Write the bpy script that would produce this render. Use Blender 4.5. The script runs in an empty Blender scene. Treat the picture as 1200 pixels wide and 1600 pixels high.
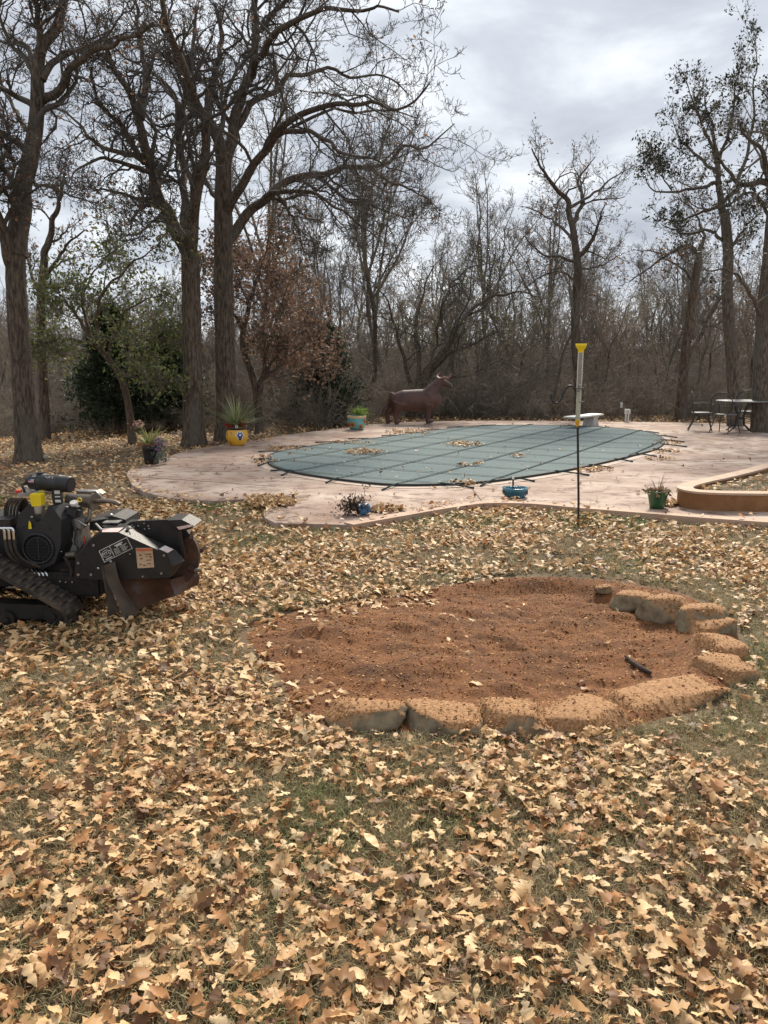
import bpy, bmesh, math, random
import numpy as np
from mathutils import Vector, Matrix
R = math.radians
rng = np.random.default_rng(7)
random.seed(7)
sc = bpy.context.scene
col = sc.collection

# ------------------------------------------------------------------ camera, sky, sun, exposure
CAM_H, PITCH, FPX = 1.6, R(10.9), 1202.0
cd = bpy.data.cameras.new('camera'); cam = bpy.data.objects.new('camera', cd); col.objects.link(cam)
cam.location = (0, 0, CAM_H); cam.rotation_euler = (math.pi/2 - PITCH, 0, 0)
cd.sensor_fit = 'VERTICAL'; cd.sensor_height = 34.6; cd.lens = 34.6*FPX/1600; cd.clip_start = .05; cd.clip_end = 2000
sc.camera = cam

SUN_EL, SUN_AZ = R(40), R(14)            # azimuth measured from +Y towards +X: high ahead of the camera, behind thin cloud
sun_dir = Vector((math.sin(SUN_AZ)*math.cos(SUN_EL), math.cos(SUN_AZ)*math.cos(SUN_EL), math.sin(SUN_EL)))
sl = bpy.data.lights.new('sun', 'SUN'); sl.energy = 1.5; sl.angle = R(10); sl.color = (1.0, .91, .77)
so = bpy.data.objects.new('sun', sl); col.objects.link(so)
so.rotation_euler = sun_dir.to_track_quat('Z', 'Y').to_euler()
sc.view_settings.view_transform = 'Standard'; sc.view_settings.look = 'None'
sc.view_settings.gamma = 1; sc.view_settings.use_curve_mapping = False
sc.view_settings.exposure = 1.97
sc.cycles.max_bounces = 6; sc.cycles.diffuse_bounces = 3; sc.cycles.glossy_bounces = 3
sc.cycles.transparent_max_bounces = 8; sc.cycles.transmission_bounces = 4
sc.cycles.use_denoising = True
sc.cycles.denoiser = 'OPENIMAGEDENOISE'; sc.cycles.denoising_input_passes = 'RGB_ALBEDO_NORMAL'; sc.cycles.denoising_prefilter = 'ACCURATE'
sc.cycles.sample_clamp_indirect = 4

w = bpy.data.worlds.new('World'); sc.world = w; w.use_nodes = True
nt = w.node_tree; nt.nodes.clear()
def wn(t, **k):
    n = nt.nodes.new(t)
    for a, b in k.items(): setattr(n, a, b)
    return n
def wmath(op, a, b=None, clamp=False):
    n = wn('ShaderNodeMath', operation=op, use_clamp=clamp)
    for i, x in enumerate((a, b)):
        if x is None: continue
        if isinstance(x, (int, float)): n.inputs[i].default_value = x
        else: nt.links.new(x, n.inputs[i])
    return n.outputs[0]
tc = wn('ShaderNodeTexCoord'); sep = wn('ShaderNodeSeparateXYZ'); nt.links.new(tc.outputs['Generated'], sep.inputs[0])
zc = wmath('MAXIMUM', sep.outputs[2], 0.0); den = wmath('ADD', zc, .22)
cmb = wn('ShaderNodeCombineXYZ')
nt.links.new(wmath('DIVIDE', sep.outputs[0], den), cmb.inputs[0]); nt.links.new(wmath('MULTIPLY', wmath('DIVIDE', sep.outputs[1], den), 1.35), cmb.inputs[1])
n1 = wn('ShaderNodeTexNoise'); n1.inputs['Scale'].default_value = 1.9; n1.inputs['Detail'].default_value = 7; n1.inputs['Roughness'].default_value = .55; n1.inputs['Distortion'].default_value = .35
nt.links.new(cmb.outputs[0], n1.inputs['Vector'])
n2 = wn('ShaderNodeTexNoise'); n2.inputs['Scale'].default_value = .55; n2.inputs['Detail'].default_value = 3; n2.inputs['Distortion'].default_value = .6
nt.links.new(cmb.outputs[0], n2.inputs['Vector'])
mixn = wmath('ADD', wmath('MULTIPLY', n1.outputs[0], .6), wmath('MULTIPLY', n2.outputs[0], .4))
ramp = wn('ShaderNodeValToRGB'); nt.links.new(mixn, ramp.inputs[0])
cr = ramp.color_ramp
cr.elements[0].position = .36; cr.elements[0].color = (.31, .335, .385, 1)
cr.elements[1].position = .62; cr.elements[1].color = (.72, .75, .775, 1)
e = cr.elements.new(.48); e.color = (.425, .455, .505, 1)
# thin cloud near the horizon and round the sun is brighter
hz = wmath('POWER', wmath('SUBTRACT', 1.0, zc), 9.0)
dotn = wn('ShaderNodeVectorMath', operation='DOT_PRODUCT'); nt.links.new(tc.outputs['Generated'], dotn.inputs[0]); dotn.inputs[1].default_value = sun_dir
glow = wmath('POWER', wmath('MAXIMUM', dotn.outputs['Value'], 0.0), 5.0)
zen = wmath('MULTIPLY', zc, .55)
gain = wmath('ADD', wmath('ADD', wmath('ADD', .84, wmath('MULTIPLY', hz, .85)), wmath('MULTIPLY', glow, .30)), zen)
vm = wn('ShaderNodeVectorMath', operation='SCALE'); nt.links.new(ramp.outputs[0], vm.inputs[0]); nt.links.new(gain, vm.inputs['Scale'])
skyt = wn('ShaderNodeTexSky', sky_type='NISHITA'); skyt.sun_disc = False; skyt.sun_elevation = SUN_EL; skyt.sun_rotation = SUN_AZ
sv = wn('ShaderNodeVectorMath', operation='SCALE'); nt.links.new(skyt.outputs[0], sv.inputs[0]); sv.inputs['Scale'].default_value = .06
mx = wn('ShaderNodeMix', data_type='RGBA'); mx.inputs[0].default_value = .9
nt.links.new(sv.outputs[0], mx.inputs[6]); nt.links.new(vm.outputs[0], mx.inputs[7])
bg = wn('ShaderNodeBackground'); bg.inputs[1].default_value = .335; nt.links.new(mx.outputs[2], bg.inputs[0])
wo = wn('ShaderNodeOutputWorld'); nt.links.new(bg.outputs[0], wo.inputs[0])

# ------------------------------------------------------------------ helpers
def ray(px, py):
    r = (px-600)/FPX; u = -(py-800)/FPX
    return r, math.cos(PITCH)+u*math.sin(PITCH), -math.sin(PITCH)+u*math.cos(PITCH)
def gnd(px, py, z=0.0):                      # ground point seen at a photo pixel
    r, dy, dz = ray(px, py); t = (z-CAM_H)/dz
    return (r*t, dy*t)
def at(px, py, Y):                           # point at distance Y seen at a photo pixel
    r, dy, dz = ray(px, py); t = Y/dy
    return Vector((r*t, Y, CAM_H+dz*t))
def hash2(ix, iy, s):
    h = (ix.astype(np.int64)*374761393 + iy.astype(np.int64)*668265263 + s*1442695041) & 0xffffffff
    h = ((h ^ (h >> 13))*1274126177) & 0xffffffff
    return ((h ^ (h >> 16)) & 0xffff)/65535.0
def vnoise(x, y, s=0):
    x = np.asarray(x, float); y = np.asarray(y, float)
    ix = np.floor(x); iy = np.floor(y); fx = x-ix; fy = y-iy
    fx = fx*fx*(3-2*fx); fy = fy*fy*(3-2*fy); ix = ix.astype(np.int64); iy = iy.astype(np.int64)
    a = hash2(ix, iy, s); b = hash2(ix+1, iy, s); c = hash2(ix, iy+1, s); d = hash2(ix+1, iy+1, s)
    return (a*(1-fx)+b*fx)*(1-fy)+(c*(1-fx)+d*fx)*fy
def fbm(x, y, s=0, o=4):
    v = 0; a = .5; t = 0
    for i in range(o):
        v = v + a*vnoise(np.asarray(x)*2**i, np.asarray(y)*2**i, s+i*17); t += a; a *= .5
    return v/t
def inpoly(x, y, poly):
    x = np.asarray(x, float); y = np.asarray(y, float); r = np.zeros(x.shape, bool); n = len(poly)
    for i in range(n):
        x1, y1 = poly[i]; x2, y2 = poly[(i+1) % n]
        c = ((y1 > y) != (y2 > y)) & (x < (x2-x1)*(y-y1)/((y2-y1) or 1e-9)+x1)
        r ^= c
    return r
def polydist(x, y, poly, closed=True):
    x = np.asarray(x, float); y = np.asarray(y, float); d = np.full(x.shape, 1e9); n = len(poly)
    for i in range(n if closed else n-1):
        ax, ay = poly[i]; bx, by = poly[(i+1) % n]
        vx, vy = bx-ax, by-ay; L = vx*vx+vy*vy+1e-12
        t = np.clip(((x-ax)*vx+(y-ay)*vy)/L, 0, 1)
        d = np.minimum(d, np.hypot(x-ax-t*vx, y-ay-t*vy))
    return d
def smooth_poly(pts, n=6, closed=True):
    out = []; m = len(pts)
    rngi = range(m) if closed else range(m-1)
    for i in rngi:
        g = (lambda k: pts[k % m]) if closed else (lambda k: pts[min(max(k, 0), m-1)])
        p0, p1, p2, p3 = map(np.array, (g(i-1), g(i), g(i+1), g(i+2)))
        for k in range(n):
            t = k/n
            out.append(tuple(.5*((2*p1)+(-p0+p2)*t+(2*p0-5*p1+4*p2-p3)*t*t+(-p0+3*p1-3*p2+p3)*t**3)))
    if not closed: out.append(tuple(pts[-1]))
    return out

MATS = {}
def mat(name, c1, c2=None, scale=6, rough=.7, metal=0, bump=0, bscale=None, detail=5, stretch=(1, 1, 1), lo=.35, hi=.65, c3=None, s3=2, lo3=.5, hi3=.7, spec=.5, bdist=.02):
    if name in MATS: return MATS[name]
    m = bpy.data.materials.new(name); m.use_nodes = True; t = m.node_tree; N = t.nodes; L = t.links
    b = N['Principled BSDF']; b.inputs['Roughness'].default_value = rough; b.inputs['Metallic'].default_value = metal
    b.inputs['Specular IOR Level'].default_value = spec
    b.inputs['Base Color'].default_value = (*c1, 1)
    tcx = N.new('ShaderNodeTexCoord'); mp = N.new('ShaderNodeMapping'); mp.inputs['Scale'].default_value = stretch
    L.new(tcx.outputs['Object'], mp.inputs[0])
    def noise(s, d=detail):
        n = N.new('ShaderNodeTexNoise'); n.inputs['Scale'].default_value = s; n.inputs['Detail'].default_value = d; n.inputs['Roughness'].default_value = .6
        L.new(mp.outputs[0], n.inputs['Vector']); return n
    def rmp(src, a, b2):
        r = N.new('ShaderNodeMapRange'); r.inputs[1].default_value = a; r.inputs[2].default_value = b2; L.new(src, r.inputs[0]); return r.outputs[0]
    if c2:
        n = noise(scale); x = N.new('ShaderNodeMix'); x.data_type = 'RGBA'
        L.new(rmp(n.outputs[0], lo, hi), x.inputs[0]); x.inputs[6].default_value = (*c1, 1); x.inputs[7].default_value = (*c2, 1)
        out = x.outputs[2]
        if c3:
            n3 = noise(s3); y = N.new('ShaderNodeMix'); y.data_type = 'RGBA'
            L.new(rmp(n3.outputs[0], lo3, hi3), y.inputs[0]); L.new(out, y.inputs[6]); y.inputs[7].default_value = (*c3, 1); out = y.outputs[2]
        L.new(out, b.inputs['Base Color'])
    if bump:
        nb = noise(bscale or scale*4); bp = N.new('ShaderNodeBump'); bp.inputs['Strength'].default_value = bump; bp.inputs['Distance'].default_value = bdist
        L.new(nb.outputs[0], bp.inputs['Height']); L.new(bp.outputs[0], b.inputs['Normal'])
    MATS[name] = m
    return m
def attr_mat(name, rough=.6, translucent=.25, spec=.3):
    m = bpy.data.materials.new(name); m.use_nodes = True; t = m.node_tree; N = t.nodes; L = t.links
    b = N['Principled BSDF']; b.inputs['Roughness'].default_value = rough; b.inputs['Specular IOR Level'].default_value = spec
    a = N.new('ShaderNodeAttribute'); a.attribute_name = 'Col'; L.new(a.outputs['Color'], b.inputs['Base Color'])
    if translucent:
        tr = N.new('ShaderNodeBsdfTranslucent'); L.new(a.outputs['Color'], tr.inputs[0])
        mxs = N.new('ShaderNodeMixShader'); mxs.inputs[0].default_value = translucent
        L.new(b.outputs[0], mxs.inputs[1]); L.new(tr.outputs[0], mxs.inputs[2]); L.new(mxs.outputs[0], N['Material Output'].inputs[0])
    MATS[name] = m
    return m

WL = {}
def setp(o, label=None, cat=None, group=None, kind=None):
    if label: o['label'] = label
    if cat: o['category'] = cat
    if group: o['group'] = group
    if kind: o['kind'] = kind
    return o
def thing(name, label, cat, loc=(0, 0, 0), group=None):
    o = bpy.data.objects.new(name, None); col.objects.link(o); o.location = loc; o.empty_display_size = .1
    WL[o] = Vector(loc); return setp(o, label, cat, group)
def link(name, me, m, parent=None, loc=None):
    o = bpy.data.objects.new(name, me); col.objects.link(o)
    if m is not None and not me.materials: me.materials.append(m)
    if parent: o.parent = parent; WL[o] = WL.get(parent, Vector((0, 0, 0)))
    else: WL[o] = Vector(loc or (0, 0, 0)); o.location = WL[o]
    return o
def npmesh(name, V, F, colors=None, smooth=False):
    """V (n,3); F list of arrays of shape (m,3) or (m,4); colors (n,3) per vertex"""
    me = bpy.data.meshes.new(name); V = np.asarray(V, np.float32)
    F = [np.asarray(f, np.int32) for f in (F if isinstance(F, (list, tuple)) else [F])]
    me.vertices.add(len(V)); me.vertices.foreach_set('co', V.ravel())
    li = np.concatenate([f.ravel() for f in F]); cnt = np.concatenate([np.full(len(f), f.shape[1], np.int32) for f in F])
    st = np.concatenate([[0], np.cumsum(cnt)[:-1]]).astype(np.int32)
    me.loops.add(len(li)); me.loops.foreach_set('vertex_index', li.astype(np.int32))
    me.polygons.add(len(cnt)); me.polygons.foreach_set('loop_start', st)
    if smooth: me.polygons.foreach_set('use_smooth', np.ones(len(cnt), bool))
    if colors is not None:
        ca = me.color_attributes.new('Col', 'FLOAT_COLOR', 'POINT')
        c4 = np.ones((len(V), 4), np.float32); c4[:, :3] = colors; ca.data.foreach_set('color', c4.ravel())
    me.update(calc_edges=True)
    return me

class MB:
    def __init__(s): s.v = []; s.f = []; s.sm = []
    def add(s, vs, fs, smooth=False):
        b = len(s.v); s.v += [tuple(x) for x in vs]; s.f += [tuple(i+b for i in f) for f in fs]; s.sm += [smooth]*len(fs); return s
    def box(s, c, d, rot=None, bev=0.0):
        bm = bmesh.new(); bmesh.ops.create_cube(bm, size=1); bmesh.ops.scale(bm, vec=d, verts=bm.verts)
        if bev: bmesh.ops.bevel(bm, geom=bm.edges[:], offset=bev, segments=2, affect='EDGES')
        M_ = Matrix.Translation(c)
        if rot is not None: M_ = M_ @ (rot.to_4x4() if isinstance(rot, Matrix) else Matrix.Rotation(rot, 4, 'Z'))
        bm.transform(M_); return s.bm(bm)
    def bm(s, bm, smooth=False):
        bm.verts.index_update(); s.add([v.co[:] for v in bm.verts], [[v.index for v in f.verts] for f in bm.faces], smooth); bm.free(); return s
    def tube(s, path, r, n=8, cap=True, smooth=True):
        P = [Vector(p) for p in path]; rr = r if isinstance(r, (list, tuple)) else [r]*len(P)
        vs = []; fs = []; ref = None
        for i, p in enumerate(P):
            t = (P[min(i+1, len(P)-1)]-P[max(i-1, 0)]).normalized()
            if ref is None: ref = t.orthogonal().normalized()
            ref = (ref-t*ref.dot(t)).normalized(); bi = t.cross(ref)
            for k in range(n):
                a = 2*math.pi*k/n; vs.append(p+(ref*math.cos(a)+bi*math.sin(a))*rr[i])
        for i in range(len(P)-1):
            for k in range(n):
                a = i*n+k; b = i*n+(k+1) % n; fs.append((a, b, b+n, a+n))
        s.add(vs, fs, smooth)
        if cap: s.add(vs[:n], [tuple(range(n))[::-1]]); s.add(vs[-n:], [tuple(range(n))])
        return s
    def lathe(s, prof, c=(0, 0, 0), n=24, wob=0):
        vs = []; fs = []
        for i, (r_, z) in enumerate(prof):
            for k in range(n):
                a = 2*math.pi*k/n; q = r_*(1+wob*math.sin(3*a+i)); vs.append((c[0]+q*math.cos(a), c[1]+q*math.sin(a), c[2]+z))
        for i in range(len(prof)-1):
            for k in range(n):
                a = i*n+k; b = i*n+(k+1) % n; fs.append((a, b, b+n, a+n))
        return s.add(vs, fs, True)
    def disc(s, c, r_, axis=(0, 0, 1), n=20):
        q = Vector(axis).to_track_quat('Z', 'Y'); return s.add([Vector(c)+q @ Vector((r_*math.cos(2*math.pi*k/n), r_*math.sin(2*math.pi*k/n), 0)) for k in range(n)], [tuple(range(n))])
    def cyl(s, a, b, r_, n=20, r2=None): return s.tube([a, b], [r_, r2 if r2 is not None else r_], n)
    def prism(s, poly, y0, y1, poly2=None):
        """poly: (x,z) points on plane y0, extruded to y1 (poly2 there)"""
        n = len(poly); poly2 = poly2 or poly
        vs = [(x, y0, z) for x, z in poly]+[(x, y1, z) for x, z in poly2]
        return s.add(vs, [tuple(range(n)), tuple(range(2*n-1, n-1, -1))]+[(i, (i+1) % n, (i+1) % n+n, i+n)[::-1] for i in range(n)])
    def slab(s, poly, z0, z1):
        n = len(poly); vs = [(x, y, z1) for x, y in poly]+[(x, y, z0) for x, y in poly]
        return s.add(vs, [tuple(range(n))]+[(i, i+n, (i+1) % n+n, (i+1) % n) for i in range(n)])
    def sphere(s, c, r_, sub=2, sc_=(1, 1, 1)):
        bm = bmesh.new(); bmesh.ops.create_icosphere(bm, subdivisions=sub, radius=r_); bmesh.ops.scale(bm, vec=sc_, verts=bm.verts); bmesh.ops.translate(bm, vec=c, verts=bm.verts); return s.bm(bm, True)
    def build(s, name, m, parent=None, loc=None, local=False):
        off = Vector((0, 0, 0)) if local else (WL.get(parent, Vector((0, 0, 0))) if parent else Vector(loc or (0, 0, 0)))
        me = bpy.data.meshes.new(name); me.from_pydata([tuple(Vector(v)-off) for v in s.v], [], s.f)
        me.polygons.foreach_set('use_smooth', s.sm)
        bm = bmesh.new(); bm.from_mesh(me); bmesh.ops.recalc_face_normals(bm, faces=bm.faces); bm.to_mesh(me); bm.free()
        me.update()
        return link(name, me, m, parent, loc)
def copy_tree(o, parent=None):
    c = o.copy(); col.objects.link(c); WL[c] = WL.get(o)
    if parent: c.parent = parent
    for ch in list(o.children): copy_tree(ch, c)
    return c
def text_part(body, size, M_, m, parent, name='lettering', ext=.0006):
    cu = bpy.data.curves.new('t', 'FONT'); cu.body = body; cu.size = size; cu.align_x = 'CENTER'; cu.align_y = 'CENTER'; cu.extrude = ext
    o = bpy.data.objects.new('t', cu); col.objects.link(o)
    bpy.context.view_layer.update()
    me = bpy.data.meshes.new_from_object(o.evaluated_get(bpy.context.evaluated_depsgraph_get()))
    bpy.data.objects.remove(o); me.materials.clear()
    me.transform(Matrix.Translation(-WL[parent]) @ M_)
    return link(name, me, m, parent)
# ------------------------------------------------------------------ ground
BED = [gnd(*p) for p in ((392,1000),(420,975),(480,960),(560,945),(620,935),(700,918),(780,907),(860,903),(930,910),(985,926),(1045,945),(1092,972),(1102,1005),(1090,1045),(1030,1075),(960,1100),(900,1108),(830,1108),(760,1110),(690,1110),(620,1112),(545,1110),(490,1092),(440,1060),(405,1028))]
BED = smooth_poly(BED, 3)
def sstep(a, b, x):
    t = np.clip((x-a)/(b-a), 0, 1); return t*t*(3-2*t)
def H(x, y):
    x = np.asarray(x, float); y = np.asarray(y, float)
    h = (fbm(x*.9+5, y*.9, 3)-.5)*.06*(1-sstep(6.5, 8.0, y))
    near = (np.abs(x-.6) < 2.2) & (np.abs(y-4.3) < 2.2)
    dep = np.zeros(x.shape)
    if near.any():
        xn, yn = x[near], y[near]; ins = inpoly(xn, yn, BED); d = polydist(xn, yn, BED)
        wgt = np.clip(.25+.75*sstep(-.2, 1.2, xn)+.4*sstep(4.2, 5.4, yn)*sstep(.3, 1.0, xn), 0, 1.1)
        dep[near] = np.where(ins, -.085*sstep(0, .22, d)*wgt, 0)
    h = h+dep
    # the wood behind falls away a little, a low rise closes the view far off
    h = h-.9*sstep(23, 32, y)+5.0*sstep(60, 130, y)-.35*sstep(-5.5, -11, x)*sstep(15, 20, y)
    return h
def axis(fine0, fine1, step, far0, far1):
    a = list(np.arange(fine0, fine1, step)); s = step; x = a[0]; L = []
    while x > far0: s *= 1.25; x -= s; L.append(x)
    s = step; x = a[-1]; U = []
    while x < far1: s *= 1.16; x += s; U.append(x)
    return np.array(L[::-1]+a+U)
gx = axis(-4, 4, .06, -500, 500); gy = axis(.8, 7.2, .06, -60, 700)
X, Y = np.meshgrid(gx, gy); Z = H(X.ravel(), Y.ravel())
nx, ny = len(gx), len(gy)
ii = (np.arange(ny-1)[:, None]*nx+np.arange(nx-1)[None]).ravel()
me = npmesh('ground', np.stack([X.ravel(), Y.ravel(), Z], 1), np.stack([ii, ii+1, ii+nx+1, ii+nx], 1), smooth=True)
m_ground = mat('soil_and_thatch', (.10, .075, .04), (.165, .122, .068), 9, .95, bump=.6, bscale=60, c3=(.14, .085, .045), s3=1.3, lo3=.45, hi3=.62, bdist=.03)
setp(link('ground', me, m_ground), kind='structure')

# ------------------------------------------------------------------ patio, pool cover, raised bed
ZP = .06
pat_px = [(198,742),(203,733),(222,726),(255,715),(300,703),(345,695),(400,688),(450,679),(500,673),(550,667),(600,661.5),(660,659),(750,657.5),(850,657.5),(960,659),(1050,660),(1150,662),(1330,665)]
pat = [gnd(*p, ZP) for p in pat_px]+[(14.5, 13.0), (8.0, 8.4)]
front_px = [(1330,826),(1200,816),(1100,809),(1000,801),(900,793),(830,787),(760,786),(700,793),(630,805),(545,820)]
front = [gnd(*p, ZP) for p in front_px]
left_px = [(430,817),(412,806),(424,793),(462,776),(400,778.5),(350,782),(300,781),(262,777),(228,769),(207,758)]
left = [gnd(*p, ZP) for p in left_px]
PATIO = smooth_poly(pat[:18], 3, False)+pat[18:]+smooth_poly(front, 4, False)+smooth_poly(left, 4, False)
m_patio = mat('stamped_concrete', (.27, .17, .125), (.50, .395, .325), .9, .85, bump=.8, bscale=7, c3=(.185, .115, .084), s3=4.5, lo3=.5, hi3=.64, stretch=(1, 1.15, 1), bdist=.03, detail=8)
patio = setp(MB().slab(PATIO, -.1, ZP).build('patio', m_patio), kind='structure')
def strip(pts, wd, z0, z1, side=0):
    mb = MB(); P = [Vector((p[0], p[1])) for p in pts]; vs = []; n = len(P)
    for i, p in enumerate(P):
        t = (P[min(i+1, n-1)]-P[max(i-1, 0)]).normalized(); q = Vector((-t.y, t.x))
        a = p+q*wd*(.5+side*.5); b = p-q*wd*(.5-side*.5)
        vs += [(a.x, a.y, z1), (b.x, b.y, z1), (a.x, a.y, z0), (b.x, b.y, z0)]
    fs = []
    for i in range(n-1):
        k = i*4; fs += [(k, k+1, k+5, k+4), (k, k+4, k+6, k+2), (k+1, k+3, k+7, k+5)]
    fs += [(0, 2, 3, 1), (4*n-4, 4*n-3, 4*n-1, 4*n-2)]
    return mb.add(vs, fs)
m_edge = mat('patio_edging', (.50, .345, .245), (.38, .25, .175), 3, .8, bump=.2, bscale=40)
strip(smooth_poly(front, 5, False), .15, -.05, ZP+.014).build('edging', m_edge, patio)
jm = mat('painted_joint_shadow', (.12, .085, .07), rough=.95)  # dark tone paints the shadow in the patio joints
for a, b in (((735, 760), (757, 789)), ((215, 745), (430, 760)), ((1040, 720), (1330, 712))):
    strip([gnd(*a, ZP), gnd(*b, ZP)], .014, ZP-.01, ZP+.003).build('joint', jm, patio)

cover_px = [(421,716),(424,728),(450,738),(500,747),(560,755),(620,760),(700,759),(760,755),(815,748),(860,741),(905,733),(950,723),(990,713),(1022,704),(1036,694),(1032,684),(1012,677),(975,672),(930,668.5),(880,666.5),(800,666),(750,667.5),(700,671.5),(650,678),(600,685),(555,690.5),(500,697),(458,704),(432,709)]
COVER = smooth_poly([gnd(*p, ZP) for p in cover_px], 3)
cx_ = sum(p[0] for p in COVER)/len(COVER); cy_ = sum(p[1] for p in COVER)/len(COVER)
m_cope = mat('coping', (.50, .40, .33), (.40, .30, .235), 4, .8, bump=.2, bscale=30)
strip(COVER+COVER[:2], .34, ZP-.03, ZP+.006, side=.0).build('coping', m_cope, patio)
m_cover = mat('pool_cover_mesh', (.14, .178, .182), (.163, .202, .205), .7, .9, bump=.25, bscale=3, c3=(.19, .235, .228), s3=5, lo3=.55, hi3=.8, spec=.08, bdist=.08)
pc = thing('pool_cover', 'large teal mesh safety cover stretched over the swimming pool', 'pool cover', (cx_, cy_, ZP))
cv = MB(); sag = []
for p in COVER: sag.append((p[0], p[1]))
rings = []
for k, s_ in enumerate((1, .985, .9, .75, .55, .3, .08)):
    rings.append([(cx_+(x-cx_)*s_, cy_+(y-cy_)*s_, ZP+.03-.012*min(1, (1-s_)*4)+(0 if k == 0 else .012*(float(fbm(x*s_*.9+3, y*s_*.9, 5))-.5))) for x, y in sag])
n_ = len(sag); vs = [p for r_ in rings for p in r_]+[(x, y, ZP+.008) for x, y in sag]
fs = [(k*n_+i, k*n_+(i+1) % n_, (k+1)*n_+(i+1) % n_, (k+1)*n_+i) for k in range(len(rings)-1) for i in range(n_)]
fs += [tuple((len(rings)-1)*n_+i for i in range(n_))]+[(i, (i+1) % n_, len(rings)*n_+(i+1) % n_, len(rings)*n_+i) for i in range(n_)]
cv.add(vs, fs, True).build('sheet', m_cover, pc)
def cover_z(x, y):
    # matches the ring profile well enough to lie on it
    best = 1.0; lo_, hi_ = 0.0, 1.0
    for _ in range(14):
        mid = (lo_+hi_)/2
        X_ = cx_+(x-cx_)/max(mid, 1e-3); Y_ = cy_+(y-cy_)/max(mid, 1e-3)
        if bool(inpoly(np.array([X_]), np.array([Y_]), COVER)[0]): hi_ = mid
        else: lo_ = mid
    s_ = min(1, hi_); return ZP+.03-.012*min(1, (1-s_)*4)
m_strap = mat('dark_webbing', (.042, .066, .068), rough=.9, spec=.1); m_hem = mat('hem', (.03, .035, .034), rough=.8)
strip(COVER+COVER[:1], .05, ZP+.02, ZP+.037).build('hem', m_hem, pc)
def clip_line(o, d):
    ts = []
    for i in range(len(COVER)):
        ax, ay = COVER[i]; bx, by = COVER[(i+1) % len(COVER)]; ex, ey = bx-ax, by-ay
        den_ = d[0]*ey-d[1]*ex
        if abs(den_) < 1e-9: continue
        t = ((ax-o[0])*ey-(ay-o[1])*ex)/den_; u = ((ax-o[0])*d[1]-(ay-o[1])*d[0])/den_
        if 0 <= u < 1: ts.append(t)
    ts.sort(); return ts
for ang, off0 in ((60, .1), (-30, .35)):
    d = (math.cos(R(ang)), math.sin(R(ang))); q = (-d[1], d[0])
    for k in range(-8, 9):
        o = (cx_+q[0]*(k*.93+off0), cy_+q[1]*(k*.93+off0)); ts = clip_line(o, d)
        if len(ts) < 2: continue
        t0, t1 = ts[0], ts[-1]
        pts = [(o[0]+d[0]*t, o[1]+d[1]*t) for t in np.linspace(t0, t1, 14)]
        mb = MB(); vs = []
        for x, y in pts:
            z = cover_z(x, y)+.014
            vs += [(x+q[0]*.016, y+q[1]*.016, z), (x-q[0]*.016, y-q[1]*.016, z)]
        mb.add(vs, [(2*i, 2*i+1, 2*i+3, 2*i+2) for i in range(len(pts)-1)]).build('webbing_strap', m_strap, pc)
        for t, sg in ((t0, -1), (t1, 1)):
            L_ = random.uniform(.28, .5)
            a = (o[0]+d[0]*t, o[1]+d[1]*t); b = (a[0]+sg*d[0]*L_, a[1]+sg*d[1]*L_)
            MB().tube([(a[0], a[1], ZP+.04), ((a[0]+b[0])/2, (a[1]+b[1])/2, ZP+.03), (b[0], b[1], ZP+.012)], [.013, .011, .014], 5).build('anchor_strap', m_strap, pc)

# raised bed at the right
rb_out = [gnd(*p, ZP) for p in ((1062,803),(1075,805),(1110,807),(1160,808),(1230,809),(1330,812))]
rb_in = []
wall_path = smooth_poly([(7.0, 12.9), (5.9, 11.3), (4.9, 10.15), (4.1, 9.35), (3.55, 8.85), (3.25, 8.5), (3.22, 8.25), (3.45, 8.12), (4.1, 8.07), (5.2, 8.0), (6.6, 7.9)], 6, False); wall_path = [(x+.12, y) for x, y in wall_path]
rbw = thing('raised_bed_wall', 'low curved orange brown stucco wall with pale cap round a raised lawn bed', 'wall', (4, 8.5, ZP))
m_stucco = mat('orange_stucco', (.22, .10, .036), (.30, .15, .06), 5, .85, bump=.4, bscale=50, c3=(.11, .055, .028), s3=2.2, lo3=.5, hi3=.75)
m_cap = mat('bed_cap', (.52, .375, .27), (.40, .27, .19), 6, .8, bump=.2, bscale=40)
strip(wall_path, .15, ZP-.02, ZP+.175, side=0).build('wall_face', m_stucco, rbw)
strip(wall_path, .17, ZP+.1751, ZP+.198, side=0).build('cap', m_cap, rbw)
RB = [(x, y) for x, y in wall_path]+[(9, 8), (9, 13)]
rbx = [p for p in RB]
bs = MB(); n_ = len(rbx)
bs.add([(x, y, ZP+.14) for x, y in rbx]+[(x, y, -.05) for x, y in rbx], [tuple(range(n_))]+[(i, (i+1) % n_, (i+1) % n_+n_, i+n_) for i in range(n_)])
setp(bs.build('soil', m_ground), kind='structure')

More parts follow.
